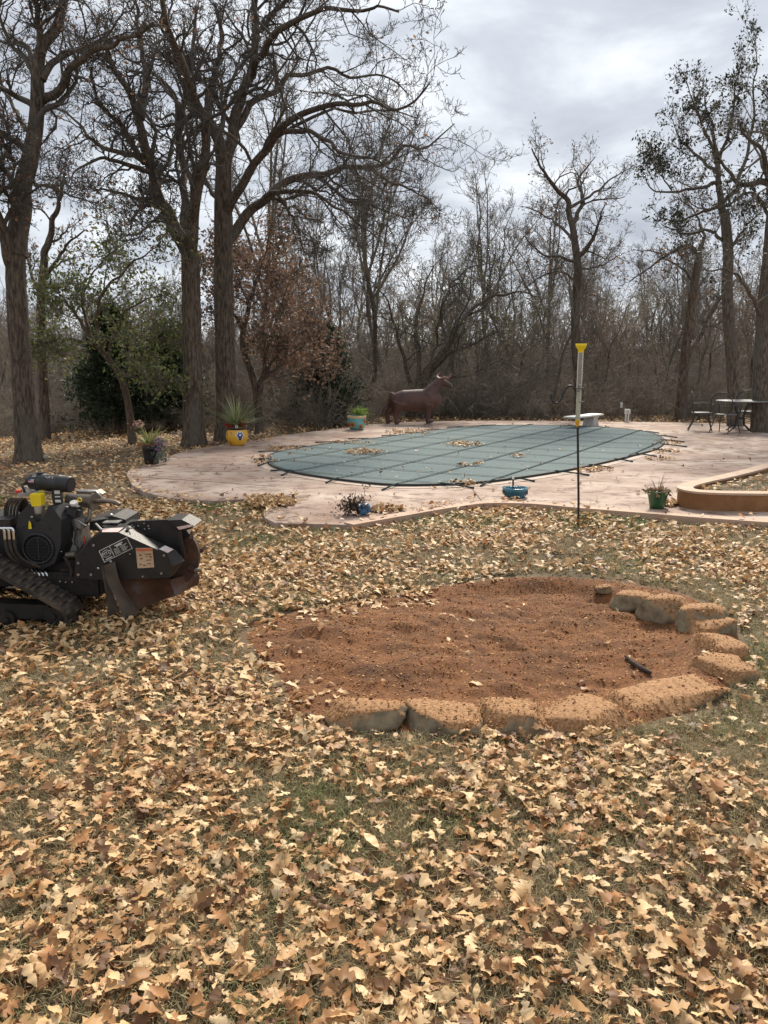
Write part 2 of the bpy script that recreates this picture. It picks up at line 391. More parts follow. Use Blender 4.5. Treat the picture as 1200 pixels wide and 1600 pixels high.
# ------------------------------------------------------------------ sawdust bed
SPILL = smooth_poly([gnd(*p) for p in ((372,1003),(410,968),(480,954),(560,939),(620,929),(700,912),(780,901),(860,897),(940,900),(1010,912),(1080,930),(1130,955),(1158,985),(1166,1015),(1150,1065),(1110,1105),(1040,1128),(960,1150),(880,1152),(800,1152),(700,1150),(620,1152),(520,1145),(455,1125),(425,1075),(390,1030))], 3)
sx = np.arange(-1.1, 2.4, .02); sy = np.arange(2.9, 6.0, .02)
X, Y = np.meshgrid(sx, sy); xf, yf = X.ravel(), Y.ravel()
def saw_h(x, y):
    ins = inpoly(x, y, SPILL); d = np.where(ins, polydist(x, y, SPILL), 0)
    inb = inpoly(x, y, BED); db = np.where(inb, polydist(x, y, BED), 0)
    wob = (fbm(x*6, y*6, 31)-.5)*.1
    base = H(x, y)-.012+.02*sstep(.0, .09, d+wob*.5)+.018*sstep(0, .10, d)*(1-sstep(0, .05, db))*sstep(.85, 1.3, x)*(1-sstep(4.7, 5.0, y))
    th = np.arctan2(y-4.3, x-.5); rr = np.hypot(x-.5, y-4.3)
    ridges = np.abs(fbm(x*2.2+fbm(x*3, y*3, 9), y*4.6, 12, 3)-.5)*2
    mound = sstep(0, .35, db)*(.015+.085*(fbm(x*1.3, y*2.0, 21, 3)-.3)+.055*(ridges-.3)+.03*(fbm(x*9, y*9, 44, 3)-.5))
    return base+mound+.012*(fbm(x*22, y*22, 51, 2)-.5)*sstep(0, .1, d), ins, d
Z, ins, dsp = saw_h(xf, yf)
keep_d = polydist(xf, yf, SPILL); okv = ins | (keep_d < .03)
nx = len(sx); ii = (np.arange(len(sy)-1)[:, None]*nx+np.arange(nx-1)[None]).ravel()
q4 = np.stack([ii, ii+1, ii+nx+1, ii+nx], 1); q4 = q4[okv[q4].all(1)]
used = np.unique(q4); mp_ = -np.ones(len(xf), int); mp_[used] = np.arange(len(used))
me = npmesh('sawdust_bed', np.stack([xf, yf, Z], 1)[used], mp_[q4], smooth=True)
m_saw = mat('sawdust', (.135, .05, .0145), (.23, .09, .027), 22, .95, bump=.7, bscale=150, c3=(.075, .03, .011), s3=4.2, lo3=.45, hi3=.72, bdist=.012, detail=8)
setp(link('sawdust_bed', me, m_saw), 'reddish brown ground stump sawdust filling the stone ringed bed', 'sawdust', kind='stuff')

# stones of the ring
def stone_mat(d0=.78, d1=1.06):
    m = bpy.data.materials.new('dusted_stone'); m.use_nodes = True; t = m.node_tree; N = t.nodes; L = t.links; b = N['Principled BSDF']
    b.inputs['Roughness'].default_value = .92
    g = N.new('ShaderNodeNewGeometry'); s = N.new('ShaderNodeSeparateXYZ'); L.new(g.outputs['Normal'], s.inputs[0])
    o = N.new('ShaderNodeTexCoord')
    def nz(sc_):
        n = N.new('ShaderNodeTexNoise'); n.inputs['Scale'].default_value = sc_; n.inputs['Detail'].default_value = 6; L.new(o.outputs['Object'], n.inputs[0]); return n.outputs[0]
    def mr(x, a, c):
        r_ = N.new('ShaderNodeMapRange'); r_.inputs[1].default_value = a; r_.inputs[2].default_value = c; L.new(x, r_.inputs[0]); return r_.outputs[0]
    def mixc(f, a, c):
        x = N.new('ShaderNodeMix'); x.data_type = 'RGBA'; L.new(f, x.inputs[0])
        for i, q in ((6, a), (7, c)):
            if isinstance(q, tuple): x.inputs[i].default_value = (*q, 1)
            else: L.new(q, x.inputs[i])
        return x.outputs[2]
    rock = mixc(mr(nz(14), .35, .65), (.12, .094, .056), (.29, .232, .145))
    dust = mixc(mr(nz(90), .38, .6), (.23, .112, .045), (.40, .22, .10))
    a = N.new('ShaderNodeMath'); a.operation = 'MULTIPLY_ADD'; L.new(nz(17), a.inputs[0]); a.inputs[1].default_value = .75; L.new(s.outputs[2], a.inputs[2])
    L.new(mixc(mr(a.outputs[0], d0, d1), rock, dust), b.inputs['Base Color'])
    bp = N.new('ShaderNodeBump'); bp.inputs['Strength'].default_value = .5; bp.inputs['Distance'].default_value = .012; L.new(nz(28), bp.inputs['Height']); L.new(bp.outputs[0], b.inputs['Normal'])
    return m
m_stone = stone_mat(); m_stone2 = stone_mat(.42, .86)
# px centre x, bottom y, width m, depth m, height m, yaw, sink, label
stones = [(571,1143,.25,.17,.125,4,.02,'boxy rounded stone at the left end of the bed\'s front row, grey face'),
 (688,1146,.265,.20,.10,-3,.02,'rounded sawdust covered stone, second from left in the front row'),
 (806,1146,.245,.17,.115,-6,.02,'grey faced angular stone, third from left in the front row'),
 (912,1140,.33,.22,.12,-8,.05,'hump of stone buried in sawdust, fourth in the front row'),
 (1035,1110,.50,.21,.085,22,.03,'long flat tilted slab at the front right of the stone ring'),
 (1124,1062,.22,.22,.12,10,.08,'stone with one dark broken corner on the ring\'s right side'),
 (1126,1026,.23,.20,.12,0,.08,'broad dusted stone on the right side above the dark cornered one'),
 (1117,994,.22,.21,.14,0,.10,'small dusted stone on the right side where the ring turns back'),
 (1093,984,.20,.20,.16,-20,.10,'upright grey stone standing at the back right of the ring'),
 (1042,962,.27,.18,.14,-24,.08,'wide grey stone, second in the back right row'),
 (988,943,.25,.16,.10,-6,.06,'flat pale grey stone at the back end of the ring'),
 (944,922,.10,.07,.05,5,.02,'tiny pale stone just past the back end of the ring')]
dust_pts = []
for i, (px, py, wd, dp, ht, yaw, sink, lab) in enumerate(stones):
    bx, by = gnd(px, py); by += dp*.5; bx *= by/(by-dp*.5)
    bm = bmesh.new(); bmesh.ops.create_cube(bm, size=1); bmesh.ops.subdivide_edges(bm, edges=bm.edges[:], cuts=9, use_grid_fill=True)
    r_ = np.random.default_rng(100+i); ph = r_.uniform(0, 50, 6)
    V = np.array([v.co[:] for v in bm.verts])
    nrm = V/np.linalg.norm(V, axis=1)[:, None]*.62
    V = V*.40+nrm*.60                              # rounded block
    V[:, 0] *= 1+.22*(V[:, 1])*r_.uniform(-1, 1); V[:, 2] += .18*V[:, 0]*r_.uniform(-1, 1)+.1*V[:, 1]*r_.uniform(-1, 1)
    nn = (fbm(V[:, 0]*2+V[:, 2]*1.3+ph[0], V[:, 1]*2+ph[1]+V[:, 2], i, 3)-.5)*.36+(fbm(V[:, 0]*7+V[:, 2]*4+ph[2], V[:, 1]*7+V[:, 2]*5+ph[3], i+50, 2)-.5)*.07
    V *= (1+nn)[:, None]
    # a broken facet or two
    for _ in range(4):
        a = r_.uniform(0, 6.28); e_ = r_.uniform(-.1, .5); d_ = np.array([math.cos(a), math.sin(a), e_]); d_ /= np.linalg.norm(d_); lim = r_.uniform(.36, .46); s_ = V @ d_; V -= np.outer(np.maximum(s_-lim, 0)*.9, d_)
    V[:, 2] -= V[:, 2].min(); V[:, 2] /= V[:, 2].max()
    V *= np.array([wd*1.3, dp*1.35, ht*(.85 if i < 3 else .66 if i < 8 else .85)+sink]); c, s_ = math.cos(R(yaw)), math.sin(R(yaw))
    V[:, :2] = np.stack([V[:, 0]*c-V[:, 1]*s_, V[:, 0]*s_+V[:, 1]*c], 1)
    z0 = float(H(np.array([bx]), np.array([by]))[0])*(.3 if py < 1060 else 1)-sink
    for v, q in zip(bm.verts, V): v.co = q
    me = bpy.data.meshes.new('edging_stone'); bm.to_mesh(me); bm.free(); me.polygons.foreach_set('use_smooth', [True]*len(me.polygons))
    o = link('edging_stone', me, m_stone2 if 3 <= i <= 7 or i == 11 else m_stone, None, (bx, by, z0)); setp(o, lab, 'stone', 'stones ringing the sawdust bed')
    nv = np.array([v.normal[:] for v in me.vertices]); kk = np.where(nv[:, 2] > .55)[0]
    pk = r_.choice(kk, min(len(kk)*3, int(6000*wd*dp*3)))
    dust_pts.append(V[pk]+np.array([bx, by, z0+.001])+r_.normal(0, .006, (len(pk), 3))*np.array([1, 1, .2]))

# wood chips
n = 42000
cxs = rng.uniform(-1.1, 2.4, n); cys = rng.uniform(2.9, 6.0, n)
k = inpoly(cxs, cys, SPILL); cxs, cys = cxs[k], cys[k]; zz, _, dd = saw_h(cxs, cys)
CP = np.concatenate([np.stack([cxs, cys, zz+.002], 1)]+dust_pts); n = len(CP)
sz = rng.gamma(3, .0009, n)+.0012; yaw = rng.uniform(0, 6.28, n); asp = rng.uniform(.3, .9, n)
ax = np.stack([np.cos(yaw), np.sin(yaw), rng.normal(0, .35, n)], 1)*sz[:, None]; bx_ = np.stack([-np.sin(yaw), np.cos(yaw), rng.normal(0, .35, n)], 1)*(sz*asp)[:, None]
V = np.stack([CP-ax-bx_, CP+ax-bx_, CP+ax+bx_, CP-ax+bx_], 1).reshape(-1, 3)
t = rng.random((n, 1))**2.2; cc = (np.array([.19, .078, .025])*(1-t)+np.array([.54, .30, .13])*t)*rng.uniform(.8, 1.15, (n, 1))
m_chip = attr_mat('chips', .9, 0)
setp(link('wood_chips', npmesh('wood_chips', V, np.arange(4*n).reshape(-1, 4), np.repeat(cc, 4, 0)), m_chip), 'small pale wood chips strewn over the sawdust bed', 'wood chips', kind='stuff')
stk = [Vector(gnd(*p)+(0,)) for p in ((978,1014),(990,1022),(1002,1030),(1018,1036))]
for s_ in stk: s_.z = float(saw_h(np.array([s_.x]), np.array([s_.y]))[0][0])+.012
m_stick = mat('stick_bark', (.05, .032, .022), (.09, .06, .045), 30, .95, bump=.6, bscale=80)
o = MB().tube(stk, [.008, .014, .015, .010], 8).build('stick', m_stick, None, tuple(stk[0])); setp(o, 'short dark curved stick lying on the sawdust', 'stick')

# ------------------------------------------------------------------ fallen leaves
def leaf_templates(n, lod, seed):
    """lobed oak leaves, a few plain oval ones; every template has its own lobes, curl and twist"""
    r_ = np.random.default_rng(seed); out = []
    m = (14, 7, 5)[lod]
    for k in range(n):
        oval = r_.random() < .14; nl = r_.choice([2, 3, 3, 4]) if lod == 0 else 2; ph = r_.uniform(-.15, .15); deep = r_.uniform(.62, .92); wid = r_.uniform(.25, .42) if not oval else r_.uniform(.16, .24)
        T = np.linspace(0, 1, m)+np.r_[0, r_.normal(0, .012, m-2), 0]
        env = np.clip(np.sin(np.pi*np.clip(T, .02, .97)**r_.uniform(1.1, 1.6)), .04, 1)
        sides = []
        for s_ in (-1, 1):
            if oval: lob = 1-.06*r_.random(m)
            elif lod == 2: lob = np.array([.3, .9, .55, 1., .2])*r_.uniform(.8, 1.2, m)
            else: lob = (1-deep)+deep*np.abs(np.sin(np.pi*(nl*T+ph+r_.normal(0, .05))))**r_.uniform(1.0, 2.0)*r_.uniform(.75, 1.2, m)
            w_ = wid*env*lob; w_[0] = .012; w_[-1] = .015 if oval else wid*.25*r_.random()
            y_ = T+(w_-.1)*r_.uniform(.1, .45)*(0 if oval else 1); y_[0] = 0; y_[-1] = 1
            sides.append((s_*w_, y_))
        mid = np.stack([np.r_[0, r_.normal(0, .010, m-1)].cumsum(), T], 1)
        P = np.concatenate([np.stack(sides[0], 1), mid, np.stack(sides[1], 1)])
        c1, c2, c3, c4 = r_.normal(0, 1.0), r_.normal(.1, .6), r_.normal(0, .6), r_.uniform(3, 7)
        x, y = P[:, 0], P[:, 1]-.5
        z = c1*x*x+c2*y*y*.8+c3*x*y+.06*np.sin(c4*y*2+k)*(np.abs(x)*2.2)+np.abs(x)*r_.uniform(-.1, .45)+(r_.normal(0, .016, len(x)) if lod == 0 else 0)
        V = np.stack([x, y, z], 1); F = []
        for i in range(m-1):
            F += [(i, m+i, m+i+1, i+1), (m+i, 2*m+i, 2*m+i+1, m+i+1)]
        out.append((V, np.array(F)))
    return out
def leaf_colors(n, r_, bright=1.0):
    pal = np.array([[.76, .53, .285], [.65, .42, .205], [.53, .315, .14], [.37, .19, .075], [.17, .08, .034], [.62, .46, .27], [.45, .215, .085]])
    p = np.array([.20, .21, .17, .16, .13, .05, .08]); i = r_.choice(len(pal), n, p=p)
    return pal[i]*r_.uniform(.82, 1.12, (n, 1))*bright
def leaf_mesh(P, tmpl, size, r_, tilt=.35, cols=None):
    n = len(P); Vs = []; Fs = []; Cs = []; off = 0; tid = r_.integers(0, len(tmpl), n)
    cols = leaf_colors(n, r_) if cols is None else cols
    for k, (tv, tf) in enumerate(tmpl):
        ix = np.where(tid == k)[0]; m = len(ix)
        if not m: continue
        v = tv[None]*size[ix][:, None, None]*np.array([1, 1, np.sign(r_.uniform(-1, 1))])
        yw = r_.uniform(0, 6.283, m); c, s_ = np.cos(yw)[:, None], np.sin(yw)[:, None]
        tl = np.abs(r_.normal(0, tilt, m))[:, None]; ct, st = np.cos(tl), np.sin(tl)
        x, y, z = v[..., 0], v[..., 1], v[..., 2]
        y, z = y*ct-z*st, y*st+z*ct
        ta = r_.normal(0, tilt*.8, m)[:, None]; ca, sa = np.cos(ta), np.sin(ta)
        x, z = x*ca+z*sa, -x*sa+z*ca
        x, y = x*c-y*s_, x*s_+y*c
        V = np.stack([x, y, z], -1)
        V[..., 2] -= np.minimum(V[..., 2].min(1), 0)[:, None]*.85
        V += P[ix][:, None]
        Vs.append(V.reshape(-1, 3)); nv = len(tv)
        Fs.append((tf[None]+(np.arange(m)*nv)[:, None, None]+off).reshape(-1, 4)); off += m*nv
        Cs.append(np.repeat(cols[ix], nv, 0))
    return np.concatenate(Vs), np.concatenate(Fs), np.concatenate(Cs)
m_leaf = attr_mat('fallen_leaf', .55, .22, .35)
def lawn_density(x, y):
    u = x/np.maximum(y, .5)
    d = .88-.52*sstep(.12, .5, u)*sstep(1.2, 2.6, y)-.16*(1-sstep(1.7, 3.1, y))
    d = d+.10*sstep(-.05, -.4, u)-.22*sstep(4.6, 5.6, y)*sstep(-.12, .1, u)*(1-sstep(6.2, 7.4, y))
    f = fbm(x*1.15+7, y*1.15, 61, 3)*.6+fbm(x*4.2, y*4.2, 71, 3)*.4
    return np.clip(d-.10+(f-.5)*4.0, .10, 1.2)
def scatter(n, y0, y1, wid=.56, ext=.35):
    y = np.sqrt(rng.uniform(y0*y0, y1*y1, n)); x = rng.uniform(-1, 1, n)*(y*wid+ext); return x, y
bed_keep = lambda x, y: ~inpoly(x, y, SPILL) | (rng.random(len(x)) < .022) | (rng.random(len(x)) < .75*(1-sstep(.0, .42, polydist(x, y, SPILL)))*(x < .35)*(y > 3.4)) | ((polydist(x, y, SPILL) < .10) & (rng.random(len(x)) < .35) & (x < .9))
off_patio = lambda x, y: ~inpoly(x, y, PATIO) & ~inpoly(x, y, RB)
def lawn_leaves(n, y0, y1, lod, szm, seed, zmax=.035):
    x, y = scatter(n, y0, y1); k = rng.random(n)*1.1 < lawn_density(x, y); x, y = x[k], y[k]
    onp = inpoly(x, y, PATIO); k = (~onp | (rng.random(len(x)) < .55*(1-sstep(0, .22, polydist(x, y, PATIO))))) & ~inpoly(x, y, RB) & bed_keep(x, y); x, y, onp = x[k], y[k], onp[k]
    zb = np.where(inpoly(x, y, SPILL), saw_h(x, y)[0]+.002, np.where(onp, ZP+.016, H(x, y)+.004))
    P = np.stack([x, y, zb+rng.random(len(x))**1.5*np.where(inpoly(x, y, SPILL), .004, zmax)], 1)
    size = np.clip(rng.normal(szm, szm*.24, len(x)), szm*.45, szm*1.6)
    return P, size
P0, S0 = lawn_leaves(12600, 1.35, 3.6, 0, .058, 1)
order = np.argsort(P0[:, 1]); pick = order[(np.abs(P0[order, 0]) < P0[order, 1]*.49) & (P0[order, 1] > 1.66)][:300]
rest = np.setdiff1d(np.arange(len(P0)), pick)
parts_ = [leaf_mesh(P0[rest], leaf_templates(26, 0, 5), S0[rest], rng, .30)]
P1, S1 = lawn_leaves(18500, 3.5, 6.0, 1, .058, 2); parts_.append(leaf_mesh(P1, leaf_templates(20, 1, 6), S1, rng, .32))
P1, S1 = lawn_leaves(21000, 5.9, 9.0, 2, .064, 3); parts_.append(leaf_mesh(P1, leaf_templates(14, 2, 7), S1, rng, .34))
# crumbled bits between the whole leaves
x, y = scatter(9000, 1.35, 5.0); k = off_patio(x, y) & ~inpoly(x, y, SPILL) & (rng.random(len(x)) < .3+.6*lawn_density(x, y)); x, y = x[k], y[k]
parts_.append(leaf_mesh(np.stack([x, y, H(x, y)+.003+rng.random(len(x))*.012], 1), leaf_templates(8, 2, 16), rng.uniform(.012, .034, len(x)), rng, .4, leaf_colors(len(x), rng, .62)))
# left lawn beyond and the wood's floor
x, y = scatter(30000, 8.0, 17.0, .56, 1.2); onp = inpoly(x, y, PATIO); k = (~onp | (rng.random(len(x)) < .5*(1-sstep(0, .3, polydist(x, y, PATIO))))) & ~inpoly(x, y, RB) & (rng.random(len(x)) < np.clip(.55+.9*(fbm(x, y, 77)-.3), .25, 1)); x, y = x[k], y[k]
k = (x < 2.5); x, y = x[k], y[k]
zb = np.where(inpoly(x, y, PATIO), ZP+.006, H(x, y)+.004+rng.random(len(x))*.03)
parts_.append(leaf_mesh(np.stack([x, y, zb], 1), leaf_templates(8, 2, 8), np.clip(rng.normal(.072, .017, len(x)), .04, .12), rng, .34))
x, y = scatter(9000, 16.0, 25.0, .56, 1.5); k = off_patio(x, y); x, y = x[k], y[k]
parts_.append(leaf_mesh(np.stack([x, y, H(x, y)+.004+rng.random(len(x))*.03], 1), leaf_templates(8, 2, 9), rng.uniform(.08, .13, len(x)), rng, .4, leaf_colors(len(x), rng)))
# raised bed litter
x = rng.uniform(3.2, 8, 2600); y = rng.uniform(7.9, 13, 2600); k = inpoly(x, y, RB) & (polydist(x, y, wall_path, False) > .14) & (rng.random(2600) < .25+1.3*(fbm(x*1.5, y*1.5, 88)-.2)); x, y = x[k], y[k]
parts_.append(leaf_mesh(np.stack([x, y, np.full(len(x), ZP+.145)+rng.random(len(x))*.03], 1), leaf_templates(8, 2, 11), rng.uniform(.06, .11, len(x)), rng, .4))
V = []; F = []; C = []; off = 0
for v, f, c in parts_: V.append(v); F.append(f+off); C.append(c); off += len(v)
setp(link('leaf_litter', npmesh('leaf_litter', np.concatenate(V), np.concatenate(F), np.concatenate(C)), m_leaf), 'dense litter of dry tan oak leaves covering the lawn', 'leaves', kind='stuff')
tl = leaf_templates(40, 0, 15); tmesh = []
for k, (tv, tf) in enumerate(tl):
    c = leaf_colors(1, rng)[0]; tv = tv.copy(); tv[:, 2] -= np.percentile(tv[:, 2], 10); tmesh.append(npmesh('oak_leaf', tv, tf, np.repeat(c[None], len(tv), 0))); tmesh[-1].materials.append(m_leaf)
for i in pick:
    o = bpy.data.objects.new('oak_leaf', tmesh[rng.integers(0, 40)]); col.objects.link(o)
    o.location = P0[i]+np.array([0, 0, .006]); o.scale = [S0[i]]*3
    o.rotation_euler = (rng.normal(0, .22), rng.normal(0, .22), rng.uniform(0, 6.28))
    setp(o, 'dry tan lobed oak leaf lying on the lawn nearest the camera', 'leaf', 'fallen oak leaves in the near foreground')

# leaf drifts on patio and cover: px centre, rx px, ry px, count, label
def drift(px, py, rx, ry, n, lab, zb, name='leaf_drift', size=.075):
    a = rng.uniform(0, 6.283, n); r_ = np.sqrt(rng.random(n))*rng.uniform(.7, 1.15, n)
    pts = np.array([gnd(px+rx*q*math.cos(b), py+ry*q*math.sin(b), ZP) for q, b in zip(r_, a)])
    z = np.array([(cover_z(*p)+.02 if zb else ZP+.006) for p in pts])+rng.random(n)*.025*(1-r_)
    v, f, c = leaf_mesh(np.column_stack([pts, z]), leaf_templates(8, 2, 13), rng.uniform(.7, 1.25, n)*size, rng, .4, leaf_colors(n, rng, .85))
    loc = np.array([*gnd(px, py, ZP), ZP]); return setp(link(name, npmesh(name, v-loc, f, c), m_leaf, None, tuple(loc)), lab, 'leaves', 'leaf drifts on patio and pool cover', 'stuff')
drift(570,709,32,4.5,170,'oval drift of brown leaves on the left end of the pool cover', True)
drift(725,697,28,4,150,'oval drift of brown leaves in the middle of the pool cover', True)
drift(810,716,14,2,26,'small sparse scatter of leaves on the cover right of its middle', True)
drift(737,730,22,2.5,22,'thin line of leaves near the front of the pool cover', True)
drift(640,676,42,5.5,240,'wide brown leaf drift on the patio in front of the bull statue', False)
drift(545,693,45,3.5,120,'thin leaf drift along the back left edge of the pool cover', False)
drift(450,703,36,5,190,'leaf drift at the back left corner of the pool cover', False)
drift(416,720,20,9,110,'leaves heaped at the left tip of the pool cover', False)
drift(425,786,38,8,420,'leaf drift in the corner where lawn cuts into the patio', False, size=.085)
drift(605,797,26,5,130,'leaf drift behind the edging beside the tipped blue pot', False, size=.08)
drift(720,757,32,3,90,'leaf drift along the front edge of the pool cover', False)
drift(925,735,32,3,80,'leaf drift against the cover edge right of the hook pole', False)
drift(1040,692,24,4,80,'leaf drift at the right tip of the pool cover', False)
drift(1043,706,26,3.5,70,'leaf drift just below the right tip of the cover', False)
drift(1030,718,26,2.5,50,'thin leaf drift on the patio below right of the cover', False)
drift(1048,788,16,6,90,'leaves trapped between the green pot and the raised bed wall', False)
# odd leaves on patio and cover
x, y = [], []
while len(x) < 420:
    p = gnd(random.uniform(200, 1200), random.uniform(662, 812), ZP)
    if bool(inpoly(np.array([p[0]]), np.array([p[1]]), PATIO)[0]) and not bool(inpoly(np.array([p[0]]), np.array([p[1]]), RB)[0]): x.append(p[0]); y.append(p[1])
x, y = np.array(x), np.array(y); inc = inpoly(x, y, COVER)
z = np.array([cover_z(a, b)+.018 if c else ZP+.005 for a, b, c in zip(x, y, inc)])
v, f, c = leaf_mesh(np.stack([x, y, z], 1), leaf_templates(8, 2, 14), rng.uniform(.03, .075, len(x)), rng, .35, leaf_colors(len(x), rng, .6))
setp(link('stray_leaves', npmesh('stray_leaves', v, f, c), m_leaf), 'stray brown leaves scattered over the patio and pool cover', 'leaves', kind='stuff')

# ------------------------------------------------------------------ grass
def grass(n, y0, y1, hmin, hmax, wd, ext=.3):
    x, y = scatter(n, y0, y1, .55, ext); k = off_patio(x, y) & (~inpoly(x, y, SPILL) | (rng.random(n) < .012)); x, y = x[k], y[k]
    k = rng.random(len(x)) < .45+1.1*fbm(x*3, y*3, 91, 3); x, y = x[k], y[k]
    n = len(x); z = H(x, y)-.004
    u = x/np.maximum(y, .5)
    gn = fbm(x*1.6+2, y*1.6, 101, 3)+.20*sstep(.15, .45, u)*sstep(2.2, 3.2, y)*(1-sstep(6, 7, y))-.04
    gn = .75*sstep(.56, .82, gn+rng.normal(0, .07, n)); gn = np.maximum(gn, sstep(6.9, 7.8, y)*sstep(.5, .62, fbm(x*2, y*2, 105)+.05))
    straw = np.array([.46, .365, .20]); olive = np.array([.27, .23, .115]); green = np.array([.15, .20, .06])
    t = rng.random((n, 1)); base = straw*(1-t)+olive*t; c = base*(1-gn[:, None])+green*gn[:, None]; c = c*rng.uniform(.75, 1.2, (n, 1))
    h = rng.uniform(hmin, hmax, n)*(1+.5*gn); a = rng.uniform(0, 6.283, n); lean = rng.uniform(.2, 1.5, n)*h
    d = np.stack([np.cos(a), np.sin(a)], 1); s_ = np.stack([-d[:, 1], d[:, 0]], 1)*wd*rng.uniform(.6, 1.3, n)[:, None]
    B = np.stack([x, y], 1); V = np.zeros((n, 5, 3))
    V[:, 0, :2] = B-s_; V[:, 1, :2] = B+s_; V[:, 0, 2] = V[:, 1, 2] = z
    md = B+d*(lean*.35)[:, None]; V[:, 2, :2] = md+s_*.8; V[:, 3, :2] = md-s_*.8; V[:, 2, 2] = V[:, 3, 2] = z+h*.65
    V[:, 4, :2] = B+d*lean[:, None]; V[:, 4, 2] = z+h*rng.uniform(.65, 1, n)
    i = np.arange(n)*5
    return V.reshape(-1, 3), np.stack([i, i+1, i+2, i+3], 1), np.stack([i+3, i+2, i+4], 1), np.repeat(c, 5, 0)
V = []; Q = []; T3 = []; C = []; off = 0
for g in (grass(62000, 1.3, 3.2, .018, .055, .0013), grass(70000, 3.1, 5.6, .018, .055, .0019), grass(64000, 5.5, 9.2, .02, .055, .003)):
    V.append(g[0]); Q.append(g[1]+off); T3.append(g[2]+off); C.append(g[3]); off += len(g[0])
m_grass = attr_mat('grass_blade', .6, .25, .3)
setp(link('grass', npmesh('grass', np.concatenate(V), [np.concatenate(Q), np.concatenate(T3)], np.concatenate(C)), m_grass), 'short dormant straw and olive grass growing between the leaves', 'grass', kind='stuff')
# turf in the raised bed
n = 5000; x = rng.uniform(3.2, 8, n); y = rng.uniform(7.9, 13, n); k = inpoly(x, y, RB) & (polydist(x, y, wall_path, False) > .13); x, y = x[k], y[k]; n = len(x)
h = rng.uniform(.02, .06, n); a = rng.uniform(0, 6.28, n); d = np.stack([np.cos(a), np.sin(a)], 1)
V = np.zeros((n, 3, 3)); s_ = np.stack([-d[:, 1], d[:, 0]], 1)*.005
V[:, 0, :2] = np.stack([x, y], 1)-s_; V[:, 1, :2] = np.stack([x, y], 1)+s_; V[:, 2, :2] = np.stack([x, y], 1)+d*(h*.7)[:, None]; V[:, :2, 2] = ZP+.138; V[:, 2, 2] = ZP+.14+h
gn = sstep(.45, .65, fbm(x*2, y*2, 111))[:, None]; c = np.array([.27, .23, .12])*(1-gn)+np.array([.12, .18, .05])*gn
setp(link('bed_grass', npmesh('bed_grass', V.reshape(-1, 3), np.arange(3*n).reshape(-1, 3), np.repeat(c, 3, 0)), m_grass), 'patchy short grass growing inside the raised bed', 'grass', kind='stuff')
# ------------------------------------------------------------------ trees
UP = np.array([0, 0, 1.0])
def nrmz(v): return v/np.maximum(np.linalg.norm(v, axis=-1, keepdims=True), 1e-9)
def tubes(P, Rr, S):
    """P (B,N,3), Rr (B,N) -> verts, quads"""
    B, N, _ = P.shape
    T = np.empty_like(P); T[:, 1:-1] = P[:, 2:]-P[:, :-2]; T[:, 0] = P[:, 1]-P[:, 0]; T[:, -1] = P[:, -1]-P[:, -2]; T = nrmz(T)
    D = nrmz(P[:, -1]-P[:, 0]); ref = np.where(np.abs(D[:, 2:3]) > .8, np.array([[1.0, .13, 0]]), np.array([[.11, .07, 1.0]]))[:, None]
    U = nrmz(np.cross(T, np.broadcast_to(ref, T.shape))); W = np.cross(T, U)
    a = 2*np.pi*np.arange(S)/S
    V = P[:, :, None]+Rr[:, :, None, None]*(U[:, :, None]*np.cos(a)[None, None, :, None]+W[:, :, None]*np.sin(a)[None, None, :, None])
    base = (np.arange(B)*N*S)[:, None, None]+(np.arange(N-1)*S)[None, :, None]; k = np.arange(S)[None, None]; k2 = (np.arange(S)+1) % S
    i0 = base+k; i1 = base+k2[None, None]
    F = np.stack([i0, i1, i1+S, i0+S], -1).reshape(-1, 4)
    return V.reshape(-1, 3), F
def resample(pts, n, r_=None, jit=0):
    pts = np.array(smooth_poly([tuple(p) for p in pts], 5, False)); seg = np.linalg.norm(np.diff(pts, axis=0), axis=1); s = np.concatenate([[0], seg.cumsum()])
    t = np.linspace(0, s[-1], n); out = np.stack([np.interp(t, s, pts[:, i]) for i in range(3)], 1)
    if jit and r_ is not None: j = r_.normal(0, jit*s[-1]/n, out.shape); j[0] = 0; out += j
    return out
def grow(P, Rd, k, r_, t0=.25, t1=.98, ang=50, asd=14, lr=.5, npt=6, wander=.28, up=.08, rr=.55, tip=.25, lmin=.05, drop=.55):
    B, N, _ = P.shape; L = np.linalg.norm(np.diff(P, axis=1), axis=2).sum(1)
    t = ((np.arange(k)[None]+r_.uniform(0, 1, (B, k)))/k*(t1-t0)+t0); bi = np.repeat(np.arange(B), k); t = t.ravel(); n = B*k
    f = t*(N-1); i0 = np.minimum(f.astype(int), N-2); fr = (f-i0)[:, None]
    s = P[bi, i0]*(1-fr)+P[bi, i0+1]*fr; T = nrmz(P[bi, i0+1]-P[bi, i0]); rad = Rd[bi, i0]*(1-fr[:, 0])+Rd[bi, i0+1]*fr[:, 0]
    q = r_.normal(0, 1, (n, 3)); q = nrmz(q-T*(q*T).sum(1, keepdims=True)); a = np.radians(r_.normal(ang, asd, n))[:, None]
    d = nrmz(T*np.cos(a)+q*np.sin(a)+UP*up*2)
    ln = np.maximum(L[bi]*lr*(1-drop*t)*r_.uniform(.6, 1.3, n), lmin); st = (ln/(npt-1))[:, None]
    out = np.empty((n, npt, 3)); out[:, 0] = s
    for i in range(1, npt):
        out[:, i] = out[:, i-1]+d*st; d = nrmz(d+r_.normal(0, wander, (n, 3))+UP*up)
    r0 = rad*rr*r_.uniform(.8, 1.1, n); ro = r0[:, None]*np.linspace(1, tip, npt)[None]
    return out, ro
